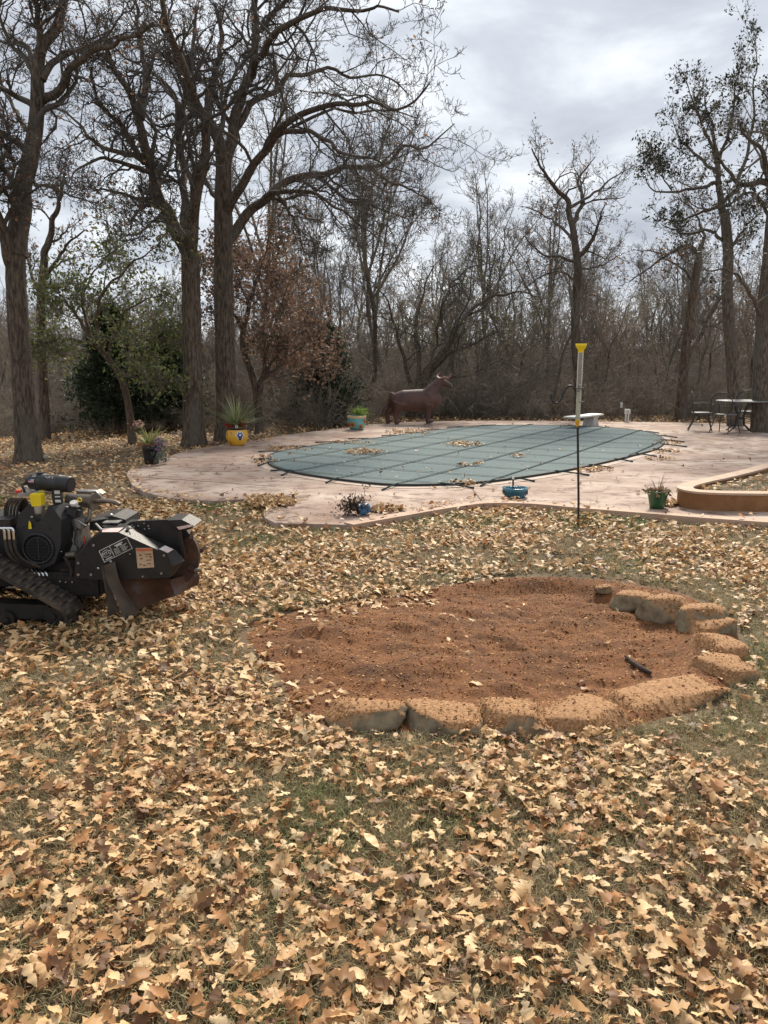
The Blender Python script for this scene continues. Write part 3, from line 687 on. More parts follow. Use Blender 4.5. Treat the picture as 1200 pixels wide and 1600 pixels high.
class TreeMesh:
    def __init__(s): s.V = []; s.F = []; s.o = 0
    def add(s, P, Rd, S):
        v, f = tubes(P, Rd, S); s.V.append(v); s.F.append(f+s.o); s.o += len(v)
    def mesh(s, name, off=(0, 0, 0)): return npmesh(name, np.concatenate(s.V)-np.array(off), np.concatenate(s.F), smooth=True)
def bark(name, c1, c2, c3):
    return mat(name, c1, c2, 9, .95, bump=1.0, bscale=12, stretch=(3.4, 3.4, .7), c3=c3, s3=.9, lo3=.5, hi3=.68, bdist=.06, detail=9, lo=.40, hi=.60)
m_bark = bark('oak_bark', (.055, .039, .028), (.175, .130, .092), (.15, .128, .10))
m_bark2 = bark('grey_bark', (.07, .054, .041), (.19, .155, .118), (.13, .115, .09))
m_bark3 = bark('brown_bark', (.085, .055, .038), (.16, .11, .075), (.12, .09, .07))
m_pale = bark('pale_bark', (.20, .165, .125), (.30, .26, .20), (.24, .22, .18))
m_twig = mat('twig', (.135, .113, .09), (.21, .178, .142), 2, .9)
m_twig2 = mat('brown_twig', (.20, .165, .125), (.30, .25, .195), 2, .9)
m_oaktwig = mat('oak_twig', (.062, .052, .043), (.105, .09, .074), 2, .9)
m_foliage = attr_mat('tree_foliage', .55, .3, .3)
def trunk_mesh(pts, radii, S=20, n=26, seed=0, flare=1.5, deep=.05):
    r_ = np.random.default_rng(seed); P = resample(pts, n); rd = np.interp(np.linspace(0, 1, n), np.linspace(0, 1, len(radii)), radii)
    hgt = np.linalg.norm(P-P[0], axis=1); rd = rd*(1+(flare-1)*np.exp(-hgt/.22))
    V, F = tubes(P[None], rd[None], S); V = V.reshape(n, S, 3); a = 2*np.pi*np.arange(S)/S
    kz = np.arange(n)[:, None]*(hgt[-1]/n)*2.2; ka = np.arange(S)[None]*(9.0 if S > 30 else 5.0)/S
    fur = lambda o: np.abs(fbm(ka+o+0*kz, kz+o+0*ka, seed, 3)-.5)*2
    blend = np.minimum(1, np.minimum(np.arange(S), S-np.arange(S))/(S*.08))[None]
    rid = deep*1.6*(np.minimum(fur(0)*2.2, 1)*blend-.5)+deep*.6*(r_.random((n, S))-.5)+.16*np.exp(-hgt/.25)[:, None]*np.sin(a*4+1+seed)[None]
    V = P[:, None]+(V-P[:, None])*(1+rid)[..., None]
    return V.reshape(-1, 3), F, P, rd
def leaf_sprays(tips, dirs, r_, per=4, spread=.12, size=.07, cols=((.3, .14, .06),), asp=.55):
    n = len(tips)*per; c = np.repeat(tips, per, 0)+r_.normal(0, spread, (n, 3)); sz = size*r_.uniform(.6, 1.35, n)
    a = nrmz(r_.normal(0, 1, (n, 3))+np.repeat(dirs, per, 0)*.6); b = nrmz(np.cross(a, r_.normal(0, 1, (n, 3)))); nn = np.cross(a, b)
    a = a*sz[:, None]*.5; b = b*(sz*asp)[:, None]*.5
    V = np.stack([c-a, c+b*.9+nn*(sz*.1)[:, None], c+a, c-b*.9+nn*(sz*.1)[:, None]], 1).reshape(-1, 3)
    cl = np.array(cols)[r_.integers(0, len(cols), n)]*r_.uniform(.7, 1.25, (n, 1))
    return V, np.arange(4*n).reshape(-1, 4), np.repeat(cl, 4, 0)

def big_tree(name, label, trunk_px, radii, limbs, Yt, m, seed, k=(7, 6, 5), leaf=None, twigs=(.5, .5, .5), gnarl=.34, up=.05, cat='tree', S=44, flare=1.5, group=None, tipr=.004):
    """limbs: list of (points [(px,py,dY)...], r0, r1) traced from the photo and given their own depth"""
    r_ = np.random.default_rng(seed)
    tp = [at(px, py, Yt+dy) for px, py, dy in trunk_px]; base = tp[0].copy()
    base.z = float(H(np.array([base.x]), np.array([base.y]))[0]); tp[0].z = min(tp[0].z, base.z)-.12
    t = thing(name, label, cat, tuple(base), group)
    radii = [q*.9 for q in radii]
    V, F, P, rd = trunk_mesh([tuple(p) for p in tp], radii, S, 28 if S < 30 else 90, seed, flare)
    link('trunk', npmesh('trunk', V-np.array(base), F, smooth=True), m, t)
    LP = []; LR = []
    for pts, r0, r1 in limbs:
        q = resample([tuple(at(px, py, Yt+dy)) for px, py, dy in pts], 14, r_, .10); rr_ = r1*.9+(r0*1.0-r1*.9)*(1-np.linspace(0, 1, 14))**1.1; LP.append(q); LR.append(rr_)
        tm = TreeMesh(); qf = resample([tuple(x) for x in q], 30); tm.add(qf[None], np.interp(np.linspace(0, 1, 30), np.linspace(0, 1, 14), rr_)[None], 9)
        link('limb', tm.mesh('limb', base), m, t)
    LP = np.array(LP); LR = np.array(LR); tm = TreeMesh()
    A = grow(LP, LR, k[0], r_, .18, 1, 52, 15, twigs[0], 8, gnarl, up, .5, .3, .3)
    B = grow(*A, k[1], r_, .15, 1, 50, 15, twigs[1], 6, gnarl, up, .6, .35, .25)
    C = grow(*B, k[2], r_, .15, 1, 48, 15, twigs[2], 4, gnarl, up, .7, .5, .12)
    D = grow(*C, 2, r_, .3, 1, 45, 15, .6, 2, gnarl, up, .85, .7, .07)
    for X_ in (A, B, C, D): X_[1][:] = np.maximum(X_[1], tipr)
    tm.add(*A, 6); tm.add(*B, 4); tm.add(*C, 3); tm.add(*D, 3)
    link('crown', tm.mesh('crown', base), m_oaktwig if m is m_bark else m_twig, t)
    if leaf:
        tips = np.concatenate([C[0][:, -1], D[0][:, -1]]); dr = np.concatenate([nrmz(C[0][:, -1]-C[0][:, -2]), nrmz(D[0][:, -1]-D[0][:, -2])])
        kk = r_.random(len(tips)) < leaf.get('frac', .3)
        if 'zone' in leaf: kk &= leaf['zone'](tips)
        V, F, cc = leaf_sprays(tips[kk], dr[kk], r_, leaf.get('per', 2), leaf.get('spread', .1), leaf.get('size', .08), leaf['cols'])
        setp(link('foliage', npmesh('foliage', V-np.array(base), F, cc), m_foliage, t), kind='stuff')
    return t
BROWN = ((.22, .11, .055), (.28, .15, .075), (.17, .085, .045), (.32, .19, .11))
RUST = ((.27, .165, .11), (.33, .21, .145), (.20, .12, .08), (.38, .26, .185))
GREEN = ((.14, .18, .055), (.19, .215, .07), (.11, .14, .05), (.24, .23, .09))
DKGREEN = ((.032, .038, .022), (.045, .05, .028), (.026, .032, .02))
big_tree('oak_tree', 'tall oak at the left edge with forked trunk and a stone at its foot', [(46,724,0),(43,690,0),(38,630,0),(31,540,0),(25,450,0),(25,395,0)], [.225,.205,.185,.175,.168,.155],
 [([(25,400,0),(32,340,.1),(42,262,.1),(55,190,.2),(64,140,.2),(70,80,.3),(92,25,.4),(106,-60,.6)], .17, .06),
  ([(23,425,0),(6,372,-.2),(-14,318,-.3),(-60,240,-.5),(-90,140,-.6)], .10, .04),
  ([(59,165,.2),(90,142,0),(112,106,-.2),(145,84,-.4),(195,62,-.6),(240,38,-.8)], .075, .02),
  ([(66,125,.2),(82,98,.4),(110,82,.7),(150,70,1.0),(200,50,1.3)], .06, .018),
  ([(65,85,.2),(60,30,.2),(50,-30,.1)], .06, .03),
  ([(32,275,.1),(60,288,-.5),(98,300,-.9),(150,318,-1.2)], .035, .01),
  ([(28,330,.1),(0,290,-.6),(-40,270,-1.0)], .04, .015),
  ([(20,250,.1),(0,215,-.6),(-30,190,-1.0),(-60,180,-1.3)], .04, .015),
  ([(50,215,.1),(20,165,.8),(0,120,1.2),(-30,60,1.6)], .04, .015)],
 gnd(46, 722)[1], m_bark, 11, (10, 7, 4), dict(cols=BROWN, frac=.05, per=2, size=.07))
big_tree('oak_tree', 'big oak with a thick left leaning fork, left of the paired trunks behind the patio', [(303,699,0),(302,660,0),(301,600,0),(300,520,0),(298,440,0),(297,395,0)], [.24,.215,.205,.2,.195,.185],
 [([(297,400,0),(287,383,0),(268,345,-.1),(253,320,-.2),(238,285,-.3),(229,240,-.4),(217,180,-.5),(200,140,-.6),(172,92,-.8),(158,55,-1)], .15, .04),
  ([(226,255,-.4),(187,197,-.8),(165,170,-1.1),(150,150,-1.3),(143,105,-1.6)], .06, .018),
  ([(228,248,-.4),(195,238,.1),(160,230,.5),(133,210,.8),(110,180,1.0),(72,160,1.2)], .06, .015),
  ([(232,268,-.4),(190,255,-1),(157,247,-1.4),(123,262,-1.7),(112,280,-1.9)], .05, .012),
  ([(250,322,-.2),(226,322,-.8),(210,338,-1.1),(203,358,-1.3)], .045, .015),
  ([(220,185,-.5),(228,125,0),(219,60,.4),(213,0,.6)], .075, .03),
  ([(293,400,0),(287,322,.5),(283,240,.9),(277,165,1.2),(258,134,1.4),(232,117,1.6),(200,105,1.9)], .10, .025),
  ([(281,200,1),(290,140,1.4),(300,80,1.8),(305,10,2.2)], .07, .03),
  ([(298,395,0),(303,335,-.4),(313,272,-.7),(320,215,-.9),(316,165,-1),(298,120,-1.2),(280,80,-1.5),(258,40,-1.8),(250,-10,-2)], .12, .04),
  ([(262,336,-.1),(240,345,-1.2),(215,365,-1.9),(190,372,-2.4)], .045, .012)],
 gnd(303, 697)[1], m_bark, 12, (12, 7, 4), dict(cols=BROWN, frac=.03, per=2, size=.075))
big_tree('oak_tree', 'big oak with long limbs sweeping right, right of the paired trunks behind the patio', [(355,694,0),(354,640,0),(352,560,0),(350,480,0),(349,400,0),(349,330,0),(350,255,0)], [.26,.235,.225,.22,.21,.2,.17],
 [([(349,262,0),(338,215,-.2),(322,185,-.3),(300,160,-.5),(285,130,-.6),(275,90,-.8),(262,45,-1),(250,-10,-1.2)], .13, .05),
  ([(324,190,-.3),(325,150,.2),(336,115,.6),(345,75,1),(340,10,1.4)], .09, .04),
  ([(352,258,0),(365,200,.2),(378,150,.3),(394,108,.4),(398,55,.5),(401,-10,.6)], .13, .06),
  ([(394,120,.4),(405,95,0),(419,67,-.4),(440,45,-.8),(477,27,-1.2),(515,14,-1.6),(549,18,-1.9),(580,5,-2.2),(620,25,-2.5)], .08, .018),
  ([(366,205,.2),(400,158,.6),(435,139,1),(453,123,1.2),(488,112,1.5),(512,108,1.7),(560,120,2),(584,116,2.2),(612,124,2.4),(640,140,2.6)], .075, .014),
  ([(350,345,0),(385,270,-.5),(427,224,-.9),(453,200,-1.1),(483,179,-1.3),(523,161,-1.6),(549,169,-1.8),(571,161,-2),(605,161,-2.2),(622,175,-2.4),(656,149,-2.7),(672,130,-2.9)], .10, .015),
  ([(445,206,-1.1),(491,208,-1.6),(525,232,-2),(560,245,-2.3),(592,252,-2.6),(640,275,-3)], .05, .01),
  ([(351,385,0),(375,346,.3),(400,320,.5),(427,296,.7),(464,280,.9),(507,275,1.1),(528,267,1.2),(571,259,1.4),(597,256,1.5),(629,232,1.7),(656,227,1.8),(686,205,2),(712,196,2.2)], .115, .012),
  ([(395,325,.5),(430,302,0),(480,300,-.4),(530,328,-.8),(565,352,-1.1),(600,385,-1.4)], .055, .01),
  ([(430,296,.7),(452,330,.3),(470,372,0),(478,410,-.2)], .04, .01),
  ([(571,259,1.4),(610,285,1.8),(650,300,2.1),(690,330,2.4)], .04, .01),
  ([(500,276,1.1),(540,310,.6),(580,320,.3),(640,345,0)], .04, .01),
  ([(398,60,.5),(430,20,1),(470,-20,1.5)], .06, .025),
  ([(349,330,0),(330,300,.8),(310,260,1.4),(300,200,2)], .06, .02)],
 gnd(355, 689)[1], m_bark, 13, (13, 7, 5), dict(cols=BROWN, frac=.02, per=2, size=.075))
# young and middle trees
big_tree('thin_tree', 'slim straight dark trunk standing behind the tall oak at the left edge', [(70,695,0),(69,640,0),(66,560,0),(64,470,0),(70,400,0)], [.13,.12,.11,.10,.09],
 [([(70,405,0),(82,350,0),(92,320,0),(100,270,0)], .08, .03), ([(66,470,0),(50,430,.3),(40,390,.6)], .05, .02), ([(68,440,0),(100,390,-.4),(130,360,-.8)], .05, .015)],
 16.5, m_bark, 14, (5, 5, 4), dict(cols=BROWN, frac=.15, per=2, size=.08), S=12)
big_tree('leaning_green_tree', 'small leaning tree with sparse green leaves behind the black planter', [(208,694,0),(202,645,0),(194,605,0),(180,575,0),(158,548,0),(140,525,0)], [.10,.085,.075,.068,.06,.05],
 [([(140,525,0),(120,495,0),(100,470,.2),(70,455,.4)], .045, .01), ([(160,550,0),(150,490,-.3),(175,440,-.6),(215,405,-.9),(250,380,-1.1)], .045, .01),
  ([(190,595,0),(215,560,.4),(250,535,.7),(285,520,.9)], .04, .01), ([(150,540,0),(110,530,-.5),(75,535,-.9),(60,560,-1)], .04, .01),
  ([(170,560,0),(185,500,.3),(225,470,.6),(255,460,.8)], .04, .01), ([(140,525,0),(130,460,.4),(150,420,.8),(180,390,1)], .035, .01), ([(185,585,0),(220,590,-.6),(260,600,-1)], .03, .01)],
 15.5, m_bark3, 15, (8, 6, 4), dict(cols=GREEN, frac=.75, per=2, size=.085, spread=.14), S=12, twigs=(.55, .5, .5))
big_tree('brown_leaved_oak', 'small oak still full of rusty brown leaves right of the paired oaks', [(406,668,0),(402,620,0),(392,580,0),(380,545,0),(382,500,0)], [.12,.105,.095,.085,.07],
 [([(382,505,0),(395,455,0),(410,410,0),(420,370,0)], .06, .012), ([(385,545,0),(420,500,.5),(455,470,.9),(480,455,1.1)], .05, .01), ([(404,620,0),(415,560,-.2),(430,510,-.5),(450,440,-.8)], .06, .01),
  ([(400,600,0),(440,570,.4),(475,560,.8),(495,575,1)], .04, .01), ([(384,520,0),(360,480,-.6),(345,440,-1),(350,400,-1.2)], .05, .01), ([(410,590,0),(440,545,-.6),(470,520,-1),(490,515,-1.2)], .04, .01), ([(388,470,0),(370,430,.8),(375,390,1.2)], .04, .01)],
 18.0, m_bark, 16, (9, 7, 4), dict(cols=RUST, frac=.85, per=2, size=.095, spread=.14), S=12, twigs=(.55, .5, .5))
big_tree('sapling', 'pale bare forked sapling standing left of the teal flowered pot', [(515,672,0),(515,640,0),(515,610,0),(514,590,0)], [.05,.045,.04,.035],
 [([(514,592,0),(508,560,0),(505,530,0),(498,505,0)], .028, .006), ([(515,600,0),(528,575,.2),(537,550,.3),(545,525,.4)], .028, .006), ([(514,595,0),(496,580,.3),(484,570,.5)], .014, .004)],
 20.0, m_pale, 17, (5, 4, 3), None, S=10, flare=1.2)
big_tree('dark_trunked_tree', 'dark straight bare tree standing behind the rain gauge', [(906,652,0),(904,600,0),(900,540,0),(899,480,0),(903,425,0),(898,375,0),(893,345,0)], [.17,.15,.14,.135,.125,.115,.10],
 [([(893,348,0),(885,315,0),(865,290,-.3),(845,262,-.6),(832,232,-.9)], .09, .02), ([(894,350,0),(910,312,.4),(905,280,.8),(930,246,1.2)], .07, .015), ([(901,405,0),(925,377,-.3),(935,350,-.6),(946,318,-.9)], .08, .015),
  ([(890,325,0),(930,300,.6),(960,276,1),(990,262,1.4)], .05, .01), ([(900,410,0),(870,400,-.5),(845,395,-.9),(820,370,-1.3)], .05, .012), ([(898,380,0),(872,350,.8),(845,335,1.4),(815,320,1.8)], .05, .012),
  ([(902,440,0),(880,425,.5),(850,430,1),(820,450,1.4)], .04, .012), ([(903,420,0),(940,415,.6),(975,395,1)], .04, .01)],
 22.5, m_bark, 18, (7, 6, 4), dict(cols=RUST, frac=.06, per=2, size=.085), S=14)
big_tree('leaf_tipped_tree', 'right hand tree with upright shoots tipped with clusters of dark leaves', [(1150,660,0),(1146,600,0),(1140,520,0),(1136,450,0),(1138,400,0),(1132,330,0)], [.2,.17,.155,.15,.14,.12],
 [([(1132,335,0),(1122,295,0),(1120,250,0),(1113,200,0),(1100,150,0)], .09, .012), ([(1130,315,0),(1152,295,.4),(1165,250,.7),(1178,170,1),(1182,60,1.3)], .06, .01), ([(1121,285,0),(1075,296,-.4),(1025,300,-.8),(1002,262,-1)], .05, .008),
  ([(1120,270,0),(1085,240,.4),(1062,215,.7),(1050,185,1)], .045, .008), ([(1118,240,0),(1095,190,-.4),(1080,150,-.7),(1072,125,-.9)], .04, .008), ([(1130,320,0),(1100,330,.8),(1060,345,1.4),(1030,340,1.8)], .05, .01), ([(1122,260,0),(1140,200,-.4),(1150,140,-.8),(1155,100,-1)], .045, .008),
  ([(1134,380,0),(1105,360,.5),(1070,365,.9),(1030,350,1.3)], .05, .01), ([(1136,400,0),(1160,360,-.5),(1190,330,-.9)], .05, .012), ([(1050,297,-.6),(1030,270,-.5),(1015,245,-.5)], .02, .006)],
 19.5, m_bark2, 19, (8, 5, 3), dict(cols=DKGREEN, frac=.28, per=5, size=.075, spread=.055, zone=lambda p: p[:, 2] > 4.2), S=14, twigs=(.42, .5, .42), gnarl=.2, up=.14)
big_tree('oak_tree', 'thick pale grey trunk at the right edge behind the patio table', [(1192,668,0),(1190,620,0),(1192,550,0),(1197,470,0),(1204,400,0),(1210,330,0)], [.24,.225,.21,.2,.185,.17],
 [([(1212,330,0),(1205,290,-.3),(1187,283,-.6),(1160,288,-.9),(1135,262,-1.2),(1118,240,-1.4)], .10, .02), ([(1210,320,0),(1198,275,-.6),(1187,232,-1),(1167,212,-1.3),(1150,180,-1.6)], .09, .015), ([(1208,360,0),(1180,300,.4),(1140,318,.8),(1110,330,1.2)], .05, .012),
  ([(1212,330,0),(1230,240,.4),(1222,160,.6),(1205,80,.8)], .11, .03), ([(1195,500,0),(1160,440,-.6),(1130,420,-1),(1090,425,-1.4)], .05, .012)],
 17.8, m_bark2, 20, (7, 6, 4), dict(cols=DKGREEN, frac=.14, per=3, size=.09), S=18)
big_tree('leaning_tree', 'dark leaning double trunk between the rain gauge and the patio table', [(1064,640,0),(1068,580,0),(1075,520,0),(1084,450,0),(1092,405,0)], [.17,.15,.14,.125,.11],
 [([(1092,410,0),(1080,385,0),(1050,395,-.4),(1010,420,-.8),(985,440,-1)], .07, .012), ([(1072,560,0),(1100,510,.5),(1125,465,.9),(1150,440,1.2)], .09, .03), ([(1090,410,0),(1100,370,.4),(1085,330,.8),(1060,310,1.1)], .06, .012), ([(1085,440,0),(1060,415,.6),(1025,400,1)], .05, .01)],
 22.0, m_bark, 21, (7, 6, 4), dict(cols=BROWN, frac=.12, per=2, size=.09), S=14)
OLIVE = ((.15, .15, .07), (.18, .165, .08), (.12, .12, .055))
big_tree('arching_tree', 'arching many stemmed tree with olive tinted twigs behind the bull statue', [(640,660,0),(648,630,0),(662,595,0),(685,560,0)], [.22,.19,.16,.13],
 [([(685,562,0),(705,530,0),(725,495,.2),(760,470,.4),(800,458,.6),(850,465,.8)], .10, .012), ([(672,582,0),(700,555,-.5),(735,540,-.9),(775,520,-1.3),(800,515,-1.6)], .07, .01), ([(652,610,0),(655,560,.3),(650,500,.6),(665,440,.9),(690,400,1.2)], .09, .012),
  ([(650,620,0),(630,560,-.4),(615,500,-.8),(600,460,-1.1),(570,430,-1.4)], .08, .012), ([(700,540,0),(690,490,.6),(705,445,1),(740,415,1.4),(780,410,1.7)], .06, .01), ([(655,600,0),(680,540,.8),(690,480,1.3),(720,440,1.6)], .06, .01), ([(665,590,0),(720,590,.4),(770,570,.8),(810,545,1.1)], .05, .01)],
 23.5, m_bark, 22, (9, 7, 4), dict(cols=OLIVE, frac=.30, per=1, size=.08), S=12, twigs=(.5, .5, .5))

# bare trees of the wood: five kinds, copied
def wood_tree(seed, h, spread, gn, fork, mb_, lab, grp, leafcols=None, lf=.1):
    r_ = np.random.default_rng(seed); t = thing('wood_tree', lab, 'tree', (0, 0, 0), grp)
    n = 7; P = [(0, 0, -.3)]; d = Vector((r_.normal(0, .2), r_.normal(0, .2), 1))
    th = h*r_.uniform(.42, .55)
    for i in range(n): P.append(tuple(Vector(P[-1])+d*th/n)); d = (d+Vector((r_.normal(0, .16), r_.normal(0, .16), .1))).normalized()
    r0 = h*.0088
    V, F, PP, rd = trunk_mesh(P, [r0, r0*.9, r0*.8, r0*.65], 10, 14, seed, 1.4); link('trunk', npmesh('trunk', V, F, smooth=True), mb_, t)
    tm = TreeMesh(); L1 = []; R1 = []
    for i in range(fork):
        a = 6.28*i/fork+r_.uniform(-.5, .5); lean = r_.uniform(.25, .9)*spread; q = [np.array(P[-1 if i < 3 else -2-(i % 3)])]; dv = nrmz(np.array([math.cos(a)*lean, math.sin(a)*lean, 1.0])); L_ = h*r_.uniform(.36, .55)
        for k in range(9): q.append(q[-1]+dv*L_/9); dv = nrmz(dv+r_.normal(0, gn*.6, 3)+UP*.07)
        L1.append(np.array(q)); R1.append(np.linspace(r0*.55, r0*.12, 10))
    L1, R1 = np.array(L1), np.array(R1)
    T_ = np.interp(np.linspace(0, 1, 10)[:, None]*0+np.linspace(.35, 1, 10)[:, None], np.linspace(0, 1, len(PP)), PP[:, 0]), 
    A = grow(L1, R1, 8, r_, .1, 1, 45, 13, .45, 7, gn, .08, .5, .3, .4)
    B = grow(*A, 7, r_, .1, 1, 45, 14, .5, 5, gn, .08, .6, .4, .25); C = grow(*B, 5, r_, .15, 1, 45, 14, .6, 3, gn, .08, .75, .6, .18)
    trP = np.array(resample(P, 10))[None]; E_ = grow(trP, np.full((1, 10), r0*.5), 14, r_, .25, .98, 65, 12, .35, 7, gn, .05, .4, .2, .4); E2 = grow(*E_, 6, r_, .15, 1, 50, 14, .5, 4, gn, .05, .6, .5, .25)
    for X_ in (A, B, C, E_, E2): X_[1][:] = np.maximum(X_[1], .006)
    tm.add(L1, R1, 7); tm.add(*A, 4); tm.add(*B, 3); tm.add(*C, 3); tm.add(*E_, 4); tm.add(*E2, 3)
    link('crown', tm.mesh('crown'), m_twig if seed % 2 else m_twig2, t)
    if leafcols:
        tips = np.concatenate([B[0][:, -1], C[0][:, -1], E2[0][:, -1]]); kk = r_.random(len(tips)) < lf
        V, F, cc = leaf_sprays(tips[kk], nrmz(r_.normal(0, 1, (kk.sum(), 3))), r_, 2, .15, .09, leafcols); setp(link('foliage', npmesh('foliage', V, F, cc), m_foliage, t), kind='stuff')
    return t
protos = [wood_tree(31, 9.5, 1.0, .24, 5, m_bark2, 'bare grey brown tree with an even open crown in the background wood', 'open crowned bare trees in the wood'), wood_tree(32, 8.5, 1.3, .28, 6, m_bark, 'dark gnarled tree with tufts of dry brown leaves in the background wood', 'gnarled brown tufted trees in the wood', BROWN, .10),
 wood_tree(33, 10.5, .75, .18, 5, m_bark2, 'tall narrow bare tree rising above the background wood', 'tall narrow bare trees in the wood'), wood_tree(34, 8, 1.5, .30, 6, m_bark3, 'low spreading tree with olive tinted twigs in the background wood', 'spreading olive trees in the wood', OLIVE, .12), wood_tree(35, 9, .9, .2, 6, m_bark2, 'slender bare tree with a few brown leaves in the background wood', 'slender trees in the wood', BROWN, .05)]
spots = [(430,21,2,1),(575,22.5,0,1.02),(600,25,2,.9),(545,26,4,.95),(480,28,0,1.0),(640,30,1,1.0),(520,33,2,1.0),(760,27,2,.95),(800,25,3,.8),(835,29,0,1.05),(870,31,2,1),(950,26,1,.8),(985,29,3,.85),(1020,25,4,.75),(1045,30,0,.85),(1110,27,3,.85),(1160,24,1,.85),(1190,29,2,.9),(1240,23,0,.9),
 (250,22,0,.85),(210,26,2,.85),(160,20,3,.7),(120,24,4,.85),(95,29,2,.9),(30,21,1,.75),(-20,25,0,.85),(-60,19,4,.8),(330,25,1,.85),(380,28,3,.85),(280,31,2,.85),(440,36,0,1),(340,37,4,1),(580,38,2,1),(700,36,3,.9),(740,40,0,1),(900,38,4,1),(1000,39,2,.9),(1090,37,1,.9),(1180,38,0,.9),(150,36,2,.9),(40,37,0,.9),(230,42,4,1),(660,45,2,1),(820,44,1,1),(960,46,0,1),(500,46,4,1),(1060,45,2,1),(400,45,1,1),(70,46,3,1),(1260,32,3,1)]
for i in range(46):                        # smaller trees filling the wood
    spots.append((-60+1330*((i*.618) % 1), random.uniform(20.5, 34), random.randrange(5), random.uniform(.42, .75)))
usedp = set()
for i, (px, yy, kd, s_) in enumerate(spots):
    o = protos[kd] if kd not in usedp else copy_tree(protos[kd]); usedp.add(kd)
    yy = yy+1.5; xx = (px-600)/FPX*(yy*math.cos(PITCH)+1.6*math.sin(PITCH)); o.location = (xx, yy, float(H(np.array([xx]), np.array([yy]))[0])); o.rotation_euler = (random.gauss(0, .07), random.gauss(0, .09), random.uniform(0, 6.28)); s_ *= random.uniform(.9, 1.08)*(.66 if px < 400 else .92 if yy < 34 else 1.0); o.scale = (s_, s_, s_)

# cedars
def cedar(label, px, yy, h, rad, seed):
    r_ = np.random.default_rng(seed); xx = (px-600)/FPX*(yy*math.cos(PITCH)+.3); z0 = float(H(np.array([xx]), np.array([yy]))[0])
    t = thing('cedar_tree', label, 'tree', (xx, yy, z0)); tm = TreeMesh()
    V, F, PP, rd = trunk_mesh([(xx, yy, z0-.1), (xx+.05, yy, z0+h*.5), (xx, yy, z0+h*.97)], [.09, .06, .01], 10, 12, seed, 1.3); link('trunk', npmesh('trunk', V-np.array([xx, yy, z0]), F, smooth=True), m_bark3, t)
    n = 150; zt = r_.random(n)**.9; a = r_.uniform(0, 6.28, n); L_ = rad*(1-zt**1.3)*r_.uniform(.65, 1.1, n)+.12
    s = np.stack([np.zeros(n), np.zeros(n), .1+zt*h*.95], 1); d = np.stack([np.cos(a), np.sin(a), r_.uniform(-.05, .5, n)], 1); P = s[:, None]+d[:, None]*(L_[:, None]*np.linspace(0, 1, 5)[None])[..., None]; P[:, :, 2] += r_.normal(0, .04, (n, 5))
    tm.add(P, np.full((n, 5), .01)*np.linspace(1, .4, 5), 3); link('crown', tm.mesh('crown'), m_twig, t)
    kq = 120; tt = r_.uniform(.25, 1.02, (n, kq)); c = s[:, None]+d[:, None]*(L_[:, None]*tt)[..., None]+r_.normal(0, .10, (n, kq, 3)); c = c.reshape(-1, 3); dd = np.repeat(nrmz(d+UP*.3), kq, 0)
    V, F, cc = leaf_sprays(c, dd*1.5, r_, 1, .03, .12, ((.025, .045, .02), (.035, .06, .026), (.05, .075, .033), (.02, .034, .018)), .28)
    setp(link('foliage', npmesh('foliage', V, F, cc), m_foliage, t), kind='stuff')
cedar('dark green cedar behind the leaning green tree at the left', 185, 18.5, 2.9, 1.25, 41)
cedar('dark green cedar just left of the big paired oaks', 262, 19.5, 2.4, 1.0, 42)
cedar('dark green cedar behind the pale sapling and the teal pot', 512, 20.7, 2.5, 1.0, 43)

# undergrowth: a thicket nobody could count, built as a few stretches set side by side
def thicket(seed, n, hh, m, wx=1.7, wy=.9, leafy=.1):
    r_ = np.random.default_rng(seed); st = 7; N_ = 6; m_ = n*st
    b = np.repeat(np.stack([r_.uniform(-wx, wx, n), r_.uniform(-wy, wy, n), np.full(n, -.05)], 1), st, 0)+np.concatenate([r_.normal(0, .14, (m_, 2)), np.zeros((m_, 1))], 1)
    hs = np.repeat(hh*r_.uniform(.4, 1.25, n), st)*r_.uniform(.5, 1.1, m_); d = nrmz(np.stack([r_.normal(0, .45, m_), r_.normal(0, .45, m_), np.ones(m_)], 1)); P = np.empty((m_, N_, 3)); P[:, 0] = b
    for i in range(1, N_): P[:, i] = P[:, i-1]+d*(hs/(N_-1))[:, None]; d = nrmz(d+r_.normal(0, .24, (m_, 3)))
    Rd = (hs*.0042+.002)[:, None]*np.linspace(1, .4, N_)[None]
    A = grow(P, Rd, 6, r_, .12, 1, 48, 16, .45, 4, .34, .02, .65, .5, .15); B = grow(*A, 4, r_, .2, 1, 45, 15, .6, 2, .3, 0, .8, .7, .1)
    for X_ in (A, B): X_[1][:] = np.maximum(X_[1], .0032)
    tm = TreeMesh(); tm.add(P, Rd, 3); tm.add(*A, 3); tm.add(*B, 3); me = tm.mesh('undergrowth'); me.materials.append(m)
    return me
m_twig3 = mat('dry_brush', (.18, .15, .115), (.28, .235, .18), 2, .9)
pats = [thicket(51, 26, 1.3, m_twig2), thicket(52, 24, 1.7, m_twig3), thicket(53, 22, 2.3, m_twig), thicket(54, 24, 1.5, m_twig3)]
nth = 0
